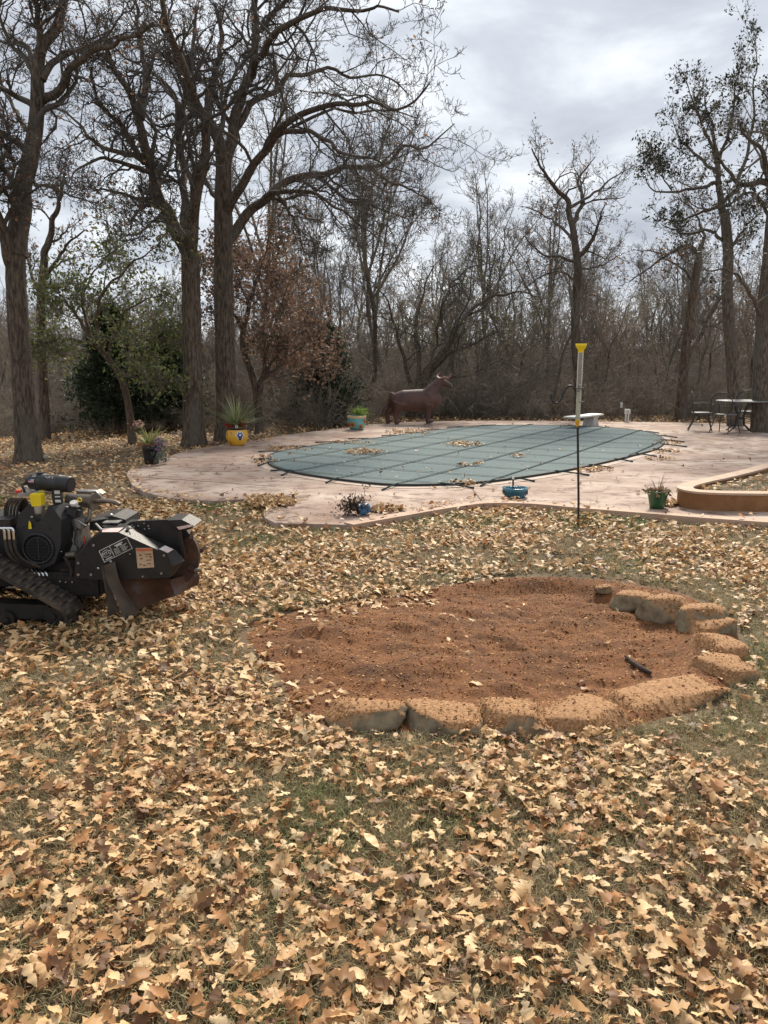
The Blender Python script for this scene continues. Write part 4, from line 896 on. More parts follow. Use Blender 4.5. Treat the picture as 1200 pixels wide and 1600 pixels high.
for row, (yy, step, kinds, sc_) in enumerate(((19.6, 2.3, (0, 1, 3), .9), (21.6, 2.4, (0, 1, 3), 1.0), (23.2, 2.5, (0, 1, 3, 2), 1.1), (25.0, 2.7, (1, 2, 3), 1.25), (27.5, 2.9, (1, 2, 2), 1.35), (30.5, 3.1, (2, 1, 3), 1.5), (34.5, 3.4, (2, 1), 1.7), (39, 3.8, (2, 3), 1.9), (45, 4.2, (2, 3), 2.7), (51, 4.6, (2, 3), 3.3), (58, 5.2, (2, 3), 4.0))):
    x0 = -(yy*.56+1.5); xx = x0
    while xx < -x0:
        x_ = xx+random.uniform(-.5, .5); y_ = yy+random.uniform(-.5, .5); xx += step
        if inpoly(np.array([x_, x_-1, x_+1]), np.array([y_-1.3]*3), PATIO).any() or (x_ < -4.2 and y_ < 18.6) or (2.5 < x_ and y_ < 21.4 and row < 2): continue
        if row == 0 and not (x_ < -1.2): continue
        if abs(x_+1.5) < 1.6 and y_ < 20.9: continue
        o = bpy.data.objects.new('undergrowth', pats[random.choice(kinds)]); col.objects.link(o); nth += 1
        q = sc_*random.choice((.5, .65, .8, .95, 1.15))*random.uniform(.9, 1.1); o.location = (x_, y_, float(H(np.array([x_]), np.array([y_]))[0])); o.rotation_euler = (0, 0, random.choice((0, math.pi))+random.uniform(-.3, .3)); o.scale = (max(q, .95), max(q, .95), q)
        setp(o, 'stretch of bare brown thicket filling the wood behind the patio', 'undergrowth', 'thicket along the wood edge', 'stuff')
# far wood
def far_wood():
    r_ = np.random.default_rng(61); n = 200; yy = r_.uniform(46, 80, n); xx = r_.uniform(-1, 1, n)*(yy*.55+3); zz = H(xx, yy)-.2; hs = r_.uniform(5, 8.5, n)
    P = np.empty((n, 7, 3)); P[:, 0] = np.stack([xx, yy, zz], 1); d = nrmz(np.stack([r_.normal(0, .1, n), r_.normal(0, .1, n), np.ones(n)], 1))
    for i in range(1, 7): P[:, i] = P[:, i-1]+d*(hs/6)[:, None]; d = nrmz(d+r_.normal(0, .1, (n, 3)))
    Rd = (hs*.011)[:, None]*np.linspace(1, .25, 7)[None]
    A = grow(P, Rd, 13, r_, .15, 1, 45, 12, .42, 3, .22, .06, .5, .3, .5); B = grow(*A, 5, r_, .1, 1, 42, 12, .55, 2, .22, .05, .6, .5, .3)
    for X_ in (A, B): X_[1][:] = np.maximum(X_[1], .012)
    tm = TreeMesh(); tm.add(P, Rd, 5); tm.add(*A, 3); tm.add(*B, 3)
    setp(link('far_wood', tm.mesh('far_wood'), m_twig2), 'far bare wood closing the view behind the trees', 'wood', kind='stuff')
far_wood()
# ------------------------------------------------------------------ pots and plants
m_cer = lambda n, a, b=None, r=.35: mat(n, a, b, 5, r)
def blades(base, n, lmin, lmax, wd, cols, r_, spread=1.1, droop=.55, up=1.0):
    V = []; F = []; C = []; K = 7
    for i in range(n):
        a = r_.uniform(0, 6.283); out = r_.uniform(.08, spread); L_ = r_.uniform(lmin, lmax); d = np.array([math.cos(a)*out, math.sin(a)*out, up]); d /= np.linalg.norm(d)
        s = np.array([-math.sin(a), math.cos(a), 0]); p = np.array(base)+np.array([math.cos(a), math.sin(a), 0])*.02; b = len(V); c = np.array(cols[r_.integers(0, len(cols))])*r_.uniform(.75, 1.25)
        for k in range(K):
            w_ = wd*(1-(k/(K-1))**1.6)*(.6+.4*min(1, k/1.5))+.0006
            V += [p-s*w_, p+s*w_+np.array([0, 0, w_*.5])]; C += [c, c]
            p = p+d*L_/(K-1); d = d+np.array([math.cos(a)*.10*droop, math.sin(a)*.10*droop, -.17*droop*out]); d /= np.linalg.norm(d)
        for k in range(K-1): F.append((b+2*k, b+2*k+1, b+2*k+3, b+2*k+2))
    return np.array(V), np.array(F), np.array(C)
def leafpart(name, parent, V, F, C): return setp(link(name, npmesh(name, V-np.array(WL[parent]), F, C), m_foliage, parent), kind='stuff')
def cloud(c, sp, n, size, cols, r_, asp=.6):
    P = np.array(c)+r_.normal(0, 1, (n, 3))*np.array(sp)
    return leaf_sprays(P, np.tile(np.array([[0, 0, .5]]), (n, 1)), r_, 1, 0, size, cols, asp)
m_soil = mat('potting_soil', (.05, .032, .02), (.09, .06, .04), 30, .95, bump=.5, bscale=90)
rp = np.random.default_rng(5)
def pot(name, label, px, py, prof, m, soil_r, soil_z, rim=None):
    x, y = gnd(px, py, ZP); r0 = prof[0][0]; y += r0; t = thing(name, label, 'planter', (x, y, ZP))
    inner = [(prof[-1][0]-.018, prof[-1][1]), (soil_r, soil_z-.02)]
    MB().lathe([(0.001, .003)]+prof+inner, (x, y, ZP), 28).build('pot', m, t)
    MB().lathe([(soil_r+.004, soil_z-.015), (soil_r*.6, soil_z), (.001, soil_z+.012)], (x, y, ZP), 20, .02).build('potting_soil', m_soil, t)
    return t, x, y
SPIKE = ((.26, .31, .09), (.36, .36, .12), (.18, .24, .07), (.42, .38, .17))
# black planter
t, x, y = pot('black_planter', 'black pot with spiky grass and purple flowers on the patio\'s left rim', 234, 726, [(.105,.0),(.118,.12),(.13,.235),(.142,.24),(.142,.275),(.13,.275)], mat('black_plastic', (.012, .012, .014), (.022, .022, .025), 8, .5), .118, .25)
leafpart('spiky_leaves', t, *blades((x, y, ZP+.25), 85, .24, .46, .013, SPIKE, rp, 1.5, .5))
leafpart('dry_flower_heads', t, *cloud((x-.19, y, ZP+.62), (.05, .05, .03), 60, .045, ((.45, .30, .24), (.30, .13, .08), (.58, .45, .38)), rp))
MB().tube([(x-.02, y, ZP+.25), (x-.1, y, ZP+.45), (x-.19, y, ZP+.62)], .004, 5).build('dry_stalk', m_twig2, t)
leafpart('dead_leaves', t, *cloud((x-.03, y-.03, ZP+.30), (.08, .07, .03), 120, .05, ((.28, .13, .06), (.36, .2, .1)), rp))
leafpart('purple_flowers', t, *cloud((x+.15, y-.08, ZP+.33), (.05, .05, .05), 150, .032, ((.22, .10, .28), (.30, .16, .36), (.15, .08, .2)), rp, .8))
leafpart('trailing_foliage', t, *cloud((x+.18, y-.10, ZP+.15), (.06, .05, .10), 420, .035, ((.13, .18, .11), (.18, .22, .16), (.08, .13, .07), (.26, .22, .26)), rp, .6))
# yellow talavera pot
yel = mat('yellow_glaze', (.72, .38, .03), (.80, .46, .05), 5, .25); m_blueg = mat('cobalt_glaze', (.05, .07, .25), rough=.25); m_whiteg = mat('white_glaze', (.75, .74, .68), rough=.3)
m_dkg = mat('dark_glaze', (.04, .025, .03), rough=.3); m_redg = mat('red_glaze', (.45, .03, .03), rough=.4); m_og = mat('orange_glaze', (.55, .17, .03), rough=.35); m_browng = mat('brown_glaze', (.16, .06, .02), rough=.35)
yprof = [(.13,.0),(.175,.05),(.21,.14),(.215,.21),(.195,.28),(.17,.31),(.185,.335),(.18,.345)]
t, x, y = pot('yellow_planter', 'yellow painted round pot with a tall spiky plant in front of the paired oaks', 369, 697, yprof, yel, .15, .31)
MB().lathe([(.174, .302), (.192, .325), (.194, .347), (.176, .349)], (x, y, ZP), 28).build('rim', m_dkg, t)
def decal(t, x, y, prof, ang, z, r_, m, name, petals=0, out=.004):
    # patch that follows the pot's curved wall
    rr_ = lambda zz: float(np.interp(zz, [p[1] for p in prof], [p[0] for p in prof])); mb = MB(); n = 22; vs = []
    for k in range(n):
        b = 6.283*k/n; q = r_*(1+.22*math.cos(petals*b) if petals else 1); zz = z+q*math.sin(b); R_ = rr_(zz)+out; a = ang+q*math.cos(b)/rr_(z); vs.append((x+R_*math.sin(a), y-R_*math.cos(a), ZP+zz))
    R_ = rr_(z)+out+.002; vs.append((x+R_*math.sin(ang), y-R_*math.cos(ang), ZP+z)); mb.add(vs, [(k, (k+1) % n, n) for k in range(n)]).build(name, m, t)
decal(t, x, y, yprof, .45, .21, .075, m_whiteg, 'painted_flower', 6, .004); decal(t, x, y, yprof, .45, .21, .055, m_blueg, 'painted_flower', 6, .008); decal(t, x, y, yprof, .45, .215, .02, m_whiteg, 'flower_eye', 0, .012); decal(t, x, y, yprof, .45, .14, .025, m_dkg, 'painted_leaf', 0, .004)
decal(t, x, y, yprof, -.35, .25, .02, m_og, 'painted_dot', 0, .004); decal(t, x, y, yprof, -.85, .22, .018, m_dkg, 'painted_dot', 0, .004); decal(t, x, y, yprof, -.55, .07, .035, m_og, 'painted_arch', 3, .004)
decal(t, x, y, yprof, -1.1, .1, .03, m_browng, 'painted_arch', 3, .004)
leafpart('spiky_leaves', t, *blades((x-.01, y, ZP+.33), 110, .35, .8, .015, ((.16, .22, .08), (.22, .28, .11), (.30, .33, .16), (.38, .38, .22)), rp, 1.5, .7))
leafpart('red_flowers', t, *cloud((x-.13, y-.06, ZP+.38), (.035, .03, .025), 50, .045, ((.38, .02, .025), (.5, .04, .03)), rp)); leafpart('orange_leaves', t, *cloud((x+.10, y-.04, ZP+.42), (.06, .05, .04), 90, .05, ((.40, .16, .05), (.33, .11, .04)), rp))
MB().tube([(x+.03+.022*math.cos(a), y-.18, ZP+.37+.022*math.sin(a)) for a in np.linspace(0, 6.283, 12)], .008, 6).build('rim_loop', m_whiteg, t)
# teal sunflower pot
tprof = [(.14,.0),(.185,.05),(.215,.14),(.222,.22),(.212,.28),(.225,.31),(.23,.325),(.215,.33)]
t, x, y = pot('teal_planter', 'teal pot painted with sunflowers and holding a bright green plant, left of the bull', 557, 672, tprof, mat('teal_glaze', (.10, .34, .34), (.16, .44, .42), 6, .3), .19, .30)
MB().lathe([(.216, .275), (.23, .30), (.238, .325), (.218, .333)], (x, y, ZP), 28).build('rim', mat('cream_glaze', (.62, .42, .20), (.7, .55, .35), 8, .3), t)
for a, z, q in ((-.45, .13, .065), (-.95, .12, .06), (.55, .08, .055), (1.05, .2, .05)):
    decal(t, x, y, tprof, a, z, q, m_og, 'painted_sunflower', 9, .004); decal(t, x, y, tprof, a, z, q*.5, m_browng, 'sunflower_eye', 0, .008)
leafpart('green_leaves', t, *cloud((x+.07, y, ZP+.42), (.09, .08, .06), 420, .05, ((.20, .34, .04), (.28, .42, .06), (.14, .24, .04)), rp, .5)); leafpart('grey_leaves', t, *cloud((x-.14, y, ZP+.42), (.05, .06, .06), 70, .04, ((.30, .30, .16), (.22, .2, .14)), rp, .4))
leafpart('dead_stems', t, *blades((x-.15, y, ZP+.32), 10, .25, .42, .004, ((.28, .2, .14),), rp, 1.6, .9))
# blue bowl
bprof = [(.105,.0),(.135,.03),(.145,.09),(.148,.105),(.138,.11)]
t, x, y = pot('blue_bowl', 'low blue glazed bowl with a zigzag band on the patio\'s front edge', 807, 779, bprof, mat('blue_glaze', (.035, .16, .23), (.06, .22, .29), 9, .25), .12, .085)
zz = [(x+.1465*math.sin(a), y-.1465*math.cos(a), ZP+.062+.022*(1 if k % 2 else -1)) for k, a in enumerate(np.linspace(-math.pi, math.pi, 49))]
MB().tube(zz, .0035, 5).build('zigzag_band', m_dkg, t)
MB().lathe([(.139, .1), (.152, .102), (.152, .114), (.137, .115)], (x, y, ZP), 28).build('rim', mat('rim_blue', (.05, .22, .32), rough=.25), t)
MB().cyl((x-.02, y+.02, ZP+.07), (x-.026, y+.02, ZP+.215), .011, 8).build('stake', m_dkg, t); MB().box((x-.027, y+.012, ZP+.225), (.03, .008, .03)).build('stake_tag', m_whiteg, t)
# tipped pot
x, y = gnd(566, 806, ZP); y += .1; t = thing('tipped_pot', 'blue pot lying on its side with a dead plant spilling out by the lawn edge', 'planter', (x, y, ZP))
mb = MB().lathe([(q*.72, z*.8) for q, z in [(.001, 0), (.07, 0), (.085, .06), (.105, .15), (.11, .16), (.098, .16), (.08, .07), (.001, .06)]], (0, 0, 0), 24); Mt = Matrix.Translation((x+.07, y, ZP+.072)) @ Matrix.Rotation(R(-105), 4, 'Y') @ Matrix.Rotation(.3, 4, 'X'); mb.v = [tuple(Mt @ Vector(v)) for v in mb.v]; mb.build('pot', mat('bright_blue_glaze', (.025, .12, .26), (.04, .18, .33), 12, .4), t)
leafpart('dead_plant', t, *cloud((x-.09, y-.05, ZP+.09), (.08, .06, .05), 520, .05, ((.07, .045, .035), (.11, .07, .05), (.05, .035, .03)), rp, .35)); leafpart('dead_stems', t, *blades((x-.1, y, ZP+.05), 26, .14, .26, .003, ((.10, .07, .05),), rp, 1.6, .3))
leafpart('withered_sprig', t, *cloud((x+.03, y+.02, ZP+.29), (.03, .02, .025), 12, .05, ((.06, .05, .04),), rp, .4)); MB().tube([(x, y, ZP+.1), (x+.02, y+.01, ZP+.2), (x+.03, y+.02, ZP+.3)], .003, 5).build('stalk', m_twig, t)
# green pot
t, x, y = pot('green_pot', 'small green glazed pot of dead stems beside the raised bed wall', 1030, 796, [(.075,.0),(.085,.06),(.105,.15),(.125,.185),(.13,.195),(.118,.195)], mat('green_glaze', (.02, .075, .03), (.035, .11, .045), 9, .25), .105, .175)
leafpart('dead_stems', t, *blades((x, y, ZP+.17), 40, .10, .27, .003, ((.22, .16, .10), (.30, .24, .17), (.14, .1, .07)), rp, 1.7, .6)); leafpart('dead_leaves', t, *cloud((x, y-.02, ZP+.19), (.07, .06, .02), 160, .05, ((.26, .17, .09), (.18, .11, .06), (.35, .25, .15)), rp))
# pale rock by the oak
x, y = gnd(66, 720); bm = bmesh.new(); bmesh.ops.create_icosphere(bm, subdivisions=3, radius=.1)
for v in bm.verts: v.co *= 1+.35*(float(fbm(v.co.x*14+4, v.co.y*14+v.co.z*11, 3))-.5); v.co.z *= .75
me = bpy.data.meshes.new('rock'); bm.to_mesh(me); bm.free(); me.polygons.foreach_set('use_smooth', [True]*len(me.polygons)); setp(link('rock', me, mat('pale_rock', (.42, .40, .37), (.28, .26, .24), 12, .9, bump=.4), None, (x, y-.1, .06)), 'pale round rock at the foot of the left edge oak', 'rock')

# ------------------------------------------------------------------ bull statue
YB = 20.15
def bp_(px, py): p = at(px, py, YB); return p.x, p.z
mb = MB()
def btube(pts, r, y, n=14): mb.tube([(bp_(a, b)[0], YB+(y[i] if isinstance(y, (list, tuple)) else y), bp_(a, b)[1]) for i, (a, b) in enumerate(pts)], r, n)
def pxm(v): return v/FPX*YB*1.0
body0 = len(mb.v)
btube([(611,622),(616,627),(628,629),(645,628.5),(660,628),(672,627),(682,628),(688,630)], [.10,.21,.275,.28,.285,.295,.235,.10], 0, 18)
for i in range(body0, len(mb.v)): v = mb.v[i]; mb.v[i] = (v[0], YB+(v[1]-YB)*.80, v[2])
btube([(670,622),(677,612),(683,604),(686,599)], [.24,.185,.135,.115], 0)                      # neck
btube([(682,597),(688,599),(696,602),(703,605),(706,606)], [.105,.11,.085,.06,.045], 0)           # head
for y_, dx in ((-.13, 0), (.13, -13)):                                                          # hind legs
    btube([(624+dx*.45,632),(621+dx*.7,642),(617+dx,650),(619+dx,659),(619.5+dx,665)], [.19,.12,.065,.05,.058], y_)
for y_, dx in ((-.13, 0), (.14, 2)):
    btube([(670+dx,634),(668+dx,645),(667.5+dx,655),(668.5+dx,664)], [.15,.08,.055,.06], y_)
for (px, py), y_ in (((621.5,666), -.13), ((608,664.5), .13), ((671.5,663.3), -.13), ((673,663), .14)):
    a, b = bp_(px, py); mb.sphere((a, YB+y_, ZP+.035), .062, 2, (1.5, 1, .75))
btube([(613,616),(609,624),(605,634),(600,643),(597,648)], [.05,.04,.035,.045,.03], 0, 10)        # tail
me = bpy.data.meshes.new('raw'); me.from_pydata([tuple(v) for v in mb.v], [], mb.f); o = bpy.data.objects.new('raw', me); col.objects.link(o)
md = o.modifiers.new('r', 'REMESH'); md.mode = 'VOXEL'; md.voxel_size = .018; md2 = o.modifiers.new('s', 'SMOOTH'); md2.factor = .6; md2.iterations = 3
bpy.context.view_layer.update(); me2 = bpy.data.meshes.new_from_object(o.evaluated_get(bpy.context.evaluated_depsgraph_get())); bpy.data.objects.remove(o)
zmin = min(v.co.z for v in me2.vertices); bxx = bp_(645, 650)[0]
me2.transform(Matrix.Translation((-bxx, -YB, -zmin))); me2.polygons.foreach_set('use_smooth', [True]*len(me2.polygons))
bull = thing('bull_statue', 'dark reddish brown metal bull statue standing at the back of the patio', 'statue', (bxx, YB, ZP)); dzb = ZP-zmin
m_bull = mat('rusty_brown_paint', (.085, .039, .028), (.14, .068, .05), 5, .55, c3=(.055, .03, .03), s3=2.5, lo3=.45, hi3=.7, bump=.25, bscale=18, spec=.5)
me2.materials.clear(); link('body', me2, m_bull, bull)
def b3(px, py, y_): a, b = bp_(px, py); return (a, YB+y_, b+dzb)
m_horn = mat('horn_paint', (.30, .16, .12), (.2, .09, .07), 9, .5)
MB().tube([b3(686,595,-.06), b3(693,593.3,-.13), b3(699,593.5,-.19), b3(703,590,-.2), b3(705,585,-.19)], [.035,.036,.032,.024,.008], 10).build('horn', m_horn, bull)
MB().tube([b3(685,595,.06), b3(684,592.5,.16), b3(684,591,.23), b3(687,587,.27), b3(690,583,.27)], [.035,.036,.032,.024,.008], 10).build('horn', m_horn, bull)
MB().tube([b3(683.5,599,-.09), b3(681,601,-.17), b3(680,603.5,-.2)], [.02,.035,.008], 8).build('ear', m_bull, bull); MB().tube([b3(683,598,.09), b3(680,599,.17), b3(679,601,.2)], [.02,.035,.008], 8).build('ear', m_bull, bull)
MB().sphere(b3(690,599.5,-.092), .014, 2).build('eye', m_dkg, bull); MB().sphere(b3(706,605.5,-.035), .012, 1).build('nostril', m_whiteg, bull)

# ------------------------------------------------------------------ diving board, posts, hook, gauge
m_white = mat('white_fibreglass', (.72, .72, .69), (.62, .62, .58), 5, .45); m_stand = mat('stand_grey', (.50, .50, .47), (.4, .4, .37), 7, .6)
bx0, by0 = 4.98, 19.25; t = thing('diving_board', 'white diving board on a low pedestal at the far side of the pool', 'diving board', (5.35, 19.75, ZP)); ang = math.atan2(1.45, 1.15)
rotm = Matrix.Rotation(ang, 3, 'Z')
MB().box((bx0, by0, ZP+.27), (1.6, .37, .04), rotm, .015).build('board', m_white, t)
c0 = Vector((bx0, by0, 0))+rotm @ Vector((.42, 0, 0)); mb = MB(); vs = []
for z, sx_, sy_ in ((0, .17, .15), (.18, .13, .13), (.245, .18, .15)):
    for a, b in ((-1, -1), (1, -1), (1, 1), (-1, 1)): q = c0+rotm @ Vector((a*sx_, b*sy_, 0)); vs.append((q.x, q.y, ZP+z))
mb.add(vs, [(i+4*k, (i+1) % 4+4*k, (i+1) % 4+4*k+4, i+4*k+4) for k in range(2) for i in range(4)]).build('pedestal', m_stand, t)
x, y = gnd(979, 663); t = thing('utility_post', 'short white utility post with a box head behind the diving board', 'post', (x, y, 0))
MB().box((x-.035, y, .15), (.03, .05, .3)).build('leg', m_white, t); MB().box((x+.035, y, .15), (.03, .05, .3)).build('leg', m_white, t); MB().box((x, y, .34), (.15, .09, .13), None, .012).build('box_head', m_white, t); MB().box((x, y-.048, .335), (.06, .012, .07)).build('outlet_cover', m_stand, t)
q = at(971, 633, 21.6); t = thing('path_light', 'small white lantern on a thin stake behind the diving board', 'garden light', (q.x, q.y, 0))
MB().cyl((q.x, q.y, -.05), (q.x, q.y, q.z-.07), .008, 8).build('stake', m_twig, t); MB().cyl((q.x, q.y, q.z-.07), (q.x, q.y, q.z+.05), .033, 12).build('lantern', m_white, t); MB().cyl((q.x, q.y, q.z+.05), (q.x, q.y, q.z+.08), .045, 12, .01).build('lantern_cap', m_stand, t)
m_iron = mat('black_iron', (.012, .012, .013), (.022, .02, .02), 20, .5); HY = gnd(904, 823)[1]
a3 = lambda px, py, dy=0: tuple(at(px, py, HY+dy))
hx, hy = gnd(904, 823); t = thing('shepherd_hook', 'slim black garden hook pole standing in the lawn edge', 'garden hook', (hx, hy, 0))
MB().tube([(hx, hy, -.1), a3(904,780), a3(903,700), a3(902.5,640), a3(902,606)], .0115, 10).build('pole', m_iron, t)
cur = lambda pts: [tuple(p) for p in smooth_poly([a3(*p) for p in pts], 5, False)]
MB().tube(cur([(902.5,628),(900,612),(894.5,604),(887.5,604),(881,612),(877.5,622),(872,629.5),(866.5,629),(861.5,623),(861.5,615)]), .011, 10).build('hook', m_iron, t)
MB().tube(cur([(903,606),(905,602.5),(910,602)]), .006, 8).build('clamp', m_iron, t); MB().tube([tuple(Vector(a3(908, 606.5, -.028))+Vector((.03*math.cos(a), .03*math.sin(a), 0))) for a in np.linspace(0, 6.283, 16)], .004, 6).build('clamp_ring', m_iron, t)
MB().tube([tuple(Vector(a3(908, 628, -.028))+Vector((.03*math.cos(a), .03*math.sin(a), 0))) for a in np.linspace(0, 6.283, 16)], .003, 6).build('clamp_ring', m_iron, t)
MB().tube(cur([(902.5,626),(900,627),(900,631),(903,633)]), .006, 8).build('scroll', m_iron, t)
gb = Vector(a3(908, 666, -.028)); gt = Vector(a3(907.6, 549, -.028)); gx_, gy_ = gt.x, gt.y; z0, z1 = gb.z, gt.z
t = thing('rain_gauge', 'tall clear rain gauge with bright yellow funnel top clamped to the black hook', 'rain gauge', (gx_, gy_, z0))
def glassm():
    m = bpy.data.materials.new('clear_plastic'); m.use_nodes = True; N = m.node_tree.nodes; L = m.node_tree.links; b = N['Principled BSDF']
    b.inputs['Base Color'].default_value = (.86, .87, .82, 1); b.inputs['Roughness'].default_value = .12; b.inputs['Transmission Weight'].default_value = .0; b.inputs['IOR'].default_value = 1.45
    tr = N.new('ShaderNodeBsdfTransparent'); tr.inputs[0].default_value = (.92, .93, .9, 1); fr = N.new('ShaderNodeFresnel'); fr.inputs[0].default_value = 1.5
    ad = N.new('ShaderNodeMath'); ad.operation = 'MULTIPLY_ADD'; L.new(fr.outputs[0], ad.inputs[0]); ad.inputs[1].default_value = .8; ad.inputs[2].default_value = .16; mxs = N.new('ShaderNodeMixShader'); L.new(ad.outputs[0], mxs.inputs[0]); L.new(tr.outputs[0], mxs.inputs[1]); L.new(b.outputs[0], mxs.inputs[2]); L.new(mxs.outputs[0], N['Material Output'].inputs[0])
    return m
m_clear = glassm(); hN = z1-z0; m_yel = mat('yellow_plastic', (.85, .62, .01), rough=.4)
MB().lathe([(.0225, .05), (.0235, hN*.52), (.0265, hN*.53), (.0265, hN)], (gx_, gy_, z0), 20).build('tube', m_clear, t)
MB().lathe([(.001, .03), (.019, .045), (.0205, hN*.46), (.001, hN*.462)], (gx_, gy_, z0), 18).build('water', mat('cloudy_ice', (.68, .66, .50), (.75, .74, .62), 30, .35), t)
MB().lathe([(.001, -.01), (.012, .0), (.021, .03), (.0235, .05), (.024, .065), (.0225, .066)], (gx_, gy_, z0), 18).build('foot_cap', mat('amber_plastic', (.62, .36, .02), rough=.4), t)
MB().lathe([(.0265, hN-.01), (.0275, hN+.005), (.029, hN+.015), (.05, hN+.045), (.052, hN+.072), (.049, hN+.072), (.045, hN+.05), (.024, hN+.012)], (gx_, gy_, z0), 24).build('funnel', m_yel, t)
for i in range(22):
    z = z0+hN*(.1+.86*i/21); wd_ = .016 if i % 3 == 0 else .008; rr_ = .0282 if z-z0 > hN*.53 else .0252
    MB().add([(gx_+rr_*math.sin(a)+0, gy_-rr_*math.cos(a), zz_) for zz_ in (z, z+.004) for a in np.linspace(.25, .25+wd_*32, 4)], [(k, k+1, k+5, k+4) for k in range(3)]).build('scale_mark', m_white, t)

# ------------------------------------------------------------------ patio table and chairs
m_wi = mat('bronze_iron', (.028, .028, .027), (.05, .048, .045), 25, .55); m_ttop = mat('table_top', (.13, .135, .13), (.17, .17, .165), 30, .5)
tx, ty = 8.25, 17.9; t = thing('patio_table', 'round grey metal mesh table on dark legs at the patio\'s right end', 'table', (tx, ty, ZP))
MB().lathe([(.001, .715), (.54, .715), (.56, .705), (.565, .69), (.55, .685), (.001, .70)], (tx, ty, ZP), 40).build('table_top', m_ttop, t)
for k in range(4):
    a = k*math.pi/2+.5; c, s_ = math.cos(a), math.sin(a)
    MB().tube([(tx+c*r_, ty+s_*r_, ZP+z) for r_, z in ((.30, .69), (.16, .55), (.09, .36), (.13, .16), (.36, .0))], .014, 8).build('leg', m_wi, t)
MB().tube([(tx+.12*math.cos(a), ty+.12*math.sin(a), ZP+.3) for a in np.linspace(0, 6.283, 20)], .009, 6).build('leg_ring', m_wi, t)
def chair(label, x, y, face):
    t = thing('patio_chair', label, 'chair', (0, 0, 0), 'wrought iron chairs round the patio table')
    MB().lathe([(.001, .43), (.22, .43), (.235, .42), (.23, .405), (.001, .41)], (0, 0, 0), 28).build('seat', m_ttop, t, local=True)
    hoop = [(-.22+.0*math.sin(a), .25*math.cos(a), .67+.24*math.sin(a)) for a in np.linspace(-.9, math.pi+.9, 26)]; hoop = [(-.20-.10*(z-.42), yy, z) for _, yy, z in hoop]
    MB().tube([(-.17, .13, .42)]+hoop+[(-.17, -.13, .42)], .0115, 8).build('back_hoop', m_wi, t, local=True)
    for yy in np.linspace(-.2, .2, 11):
        top = .67+math.sqrt(max(.24**2*(1-(yy/.25)**2), 0)); bot = .455
        MB().tube([(-.20-.10*(bot-.42), yy*.75, bot), (-.20-.10*(top-.42), yy, top)], .0035, 4).build('back_wire', m_wi, t, local=True)
    for zz in np.linspace(.52, .84, 6):
        hw = .25*math.sqrt(max(1-((zz-.67)/.24)**2, .05)); MB().tube([(-.20-.10*(zz-.42), -hw, zz), (-.20-.10*(zz-.42), hw, zz)], .0035, 4).build('back_wire', m_wi, t, local=True)
    for s_ in (-1, 1):
        MB().tube([(-.215, s_*.23, .62), (-.05, s_*.27, .645), (.14, s_*.27, .635), (.19, s_*.26, .60), (.17, s_*.235, .42)], .010, 8).build('armrest', m_wi, t, local=True)
        MB().tube([(.15, s_*.17, .415), (.18, s_*.21, .22), (.24, s_*.24, .0)], .011, 8).build('leg', m_wi, t, local=True); MB().tube([(-.15, s_*.15, .415), (-.18, s_*.19, .22), (-.28, s_*.22, .0)], .011, 8).build('leg', m_wi, t, local=True)
    MB().tube([(.17, -.2, .25), (0, 0, .3), (-.17, .19, .25)], .008, 6).build('stretcher', m_wi, t, local=True)
    t.location = (x, y, ZP); t.rotation_euler = (0, 0, face); return t
ch = chair('leftmost wrought iron chair, its round back standing clear of the table', 7.45, 18.15, R(-20))
for x, y, a, lab in ((7.75, 17.55, 40, 'wrought iron chair tucked under the table\'s left front'), (8.7, 18.6, -115, 'wrought iron chair behind the table, its back above the top'), (9.0, 17.6, 160, 'wrought iron chair cut by the right edge of the photo')):
    c = copy_tree(ch); c['label'] = lab; c.location = (x, y, ZP); c.rotation_euler = (0, 0, R(a))
# ------------------------------------------------------------------ stump grinder
GR = thing('stump_grinder', 'black tracked stump grinder with exposed engine and rusty cutter wheel on the leaves', 'stump grinder', (-1.75, 4.75, 0))
k_blk = mat('black_powder_coat', (.013, .012, .012), (.026, .022, .019), 9, .5, spec=.35, bump=.15, bscale=60, c3=(.085, .052, .033), s3=3.3, lo3=.52, hi3=.75, detail=9)
k_plas = mat('engine_plastic', (.016, .016, .017), (.023, .023, .024), 30, .48)
k_rub = mat('rubber', (.035, .028, .023), (.065, .052, .042), 14, .9, bump=.35, bscale=70, c3=(.13, .098, .07), s3=5, lo3=.5, hi3=.72, spec=.2)
k_flap = mat('worn_rubber_flap', (.06, .044, .034), (.105, .08, .06), 7, .7, bump=.2, bscale=40)
k_rust = mat('rusty_steel', (.05, .03, .021), (.12, .06, .034), 9, .7, metal=.2, bump=.35, bscale=45, c3=(.045, .04, .038), s3=4, lo3=.5, hi3=.68)
k_skirt = mat('scuffed_skirt', (.04, .02, .014), (.105, .045, .022), 4, .6, bump=.2, bscale=30, c3=(.10, .11, .115), s3=2.2, lo3=.52, hi3=.62)
k_steel = mat('bare_steel', (.42, .41, .39), (.28, .26, .24), 20, .35, metal=.85); k_dsteel = mat('muffler_steel', (.24, .20, .165), (.15, .115, .09), 14, .5, metal=.7, bump=.15)
k_chrome = mat('chrome', (.7, .7, .68), rough=.22, metal=1); k_alu = mat('cast_aluminium', (.34, .33, .31), (.2, .19, .18), 25, .5, metal=.6, bump=.2)
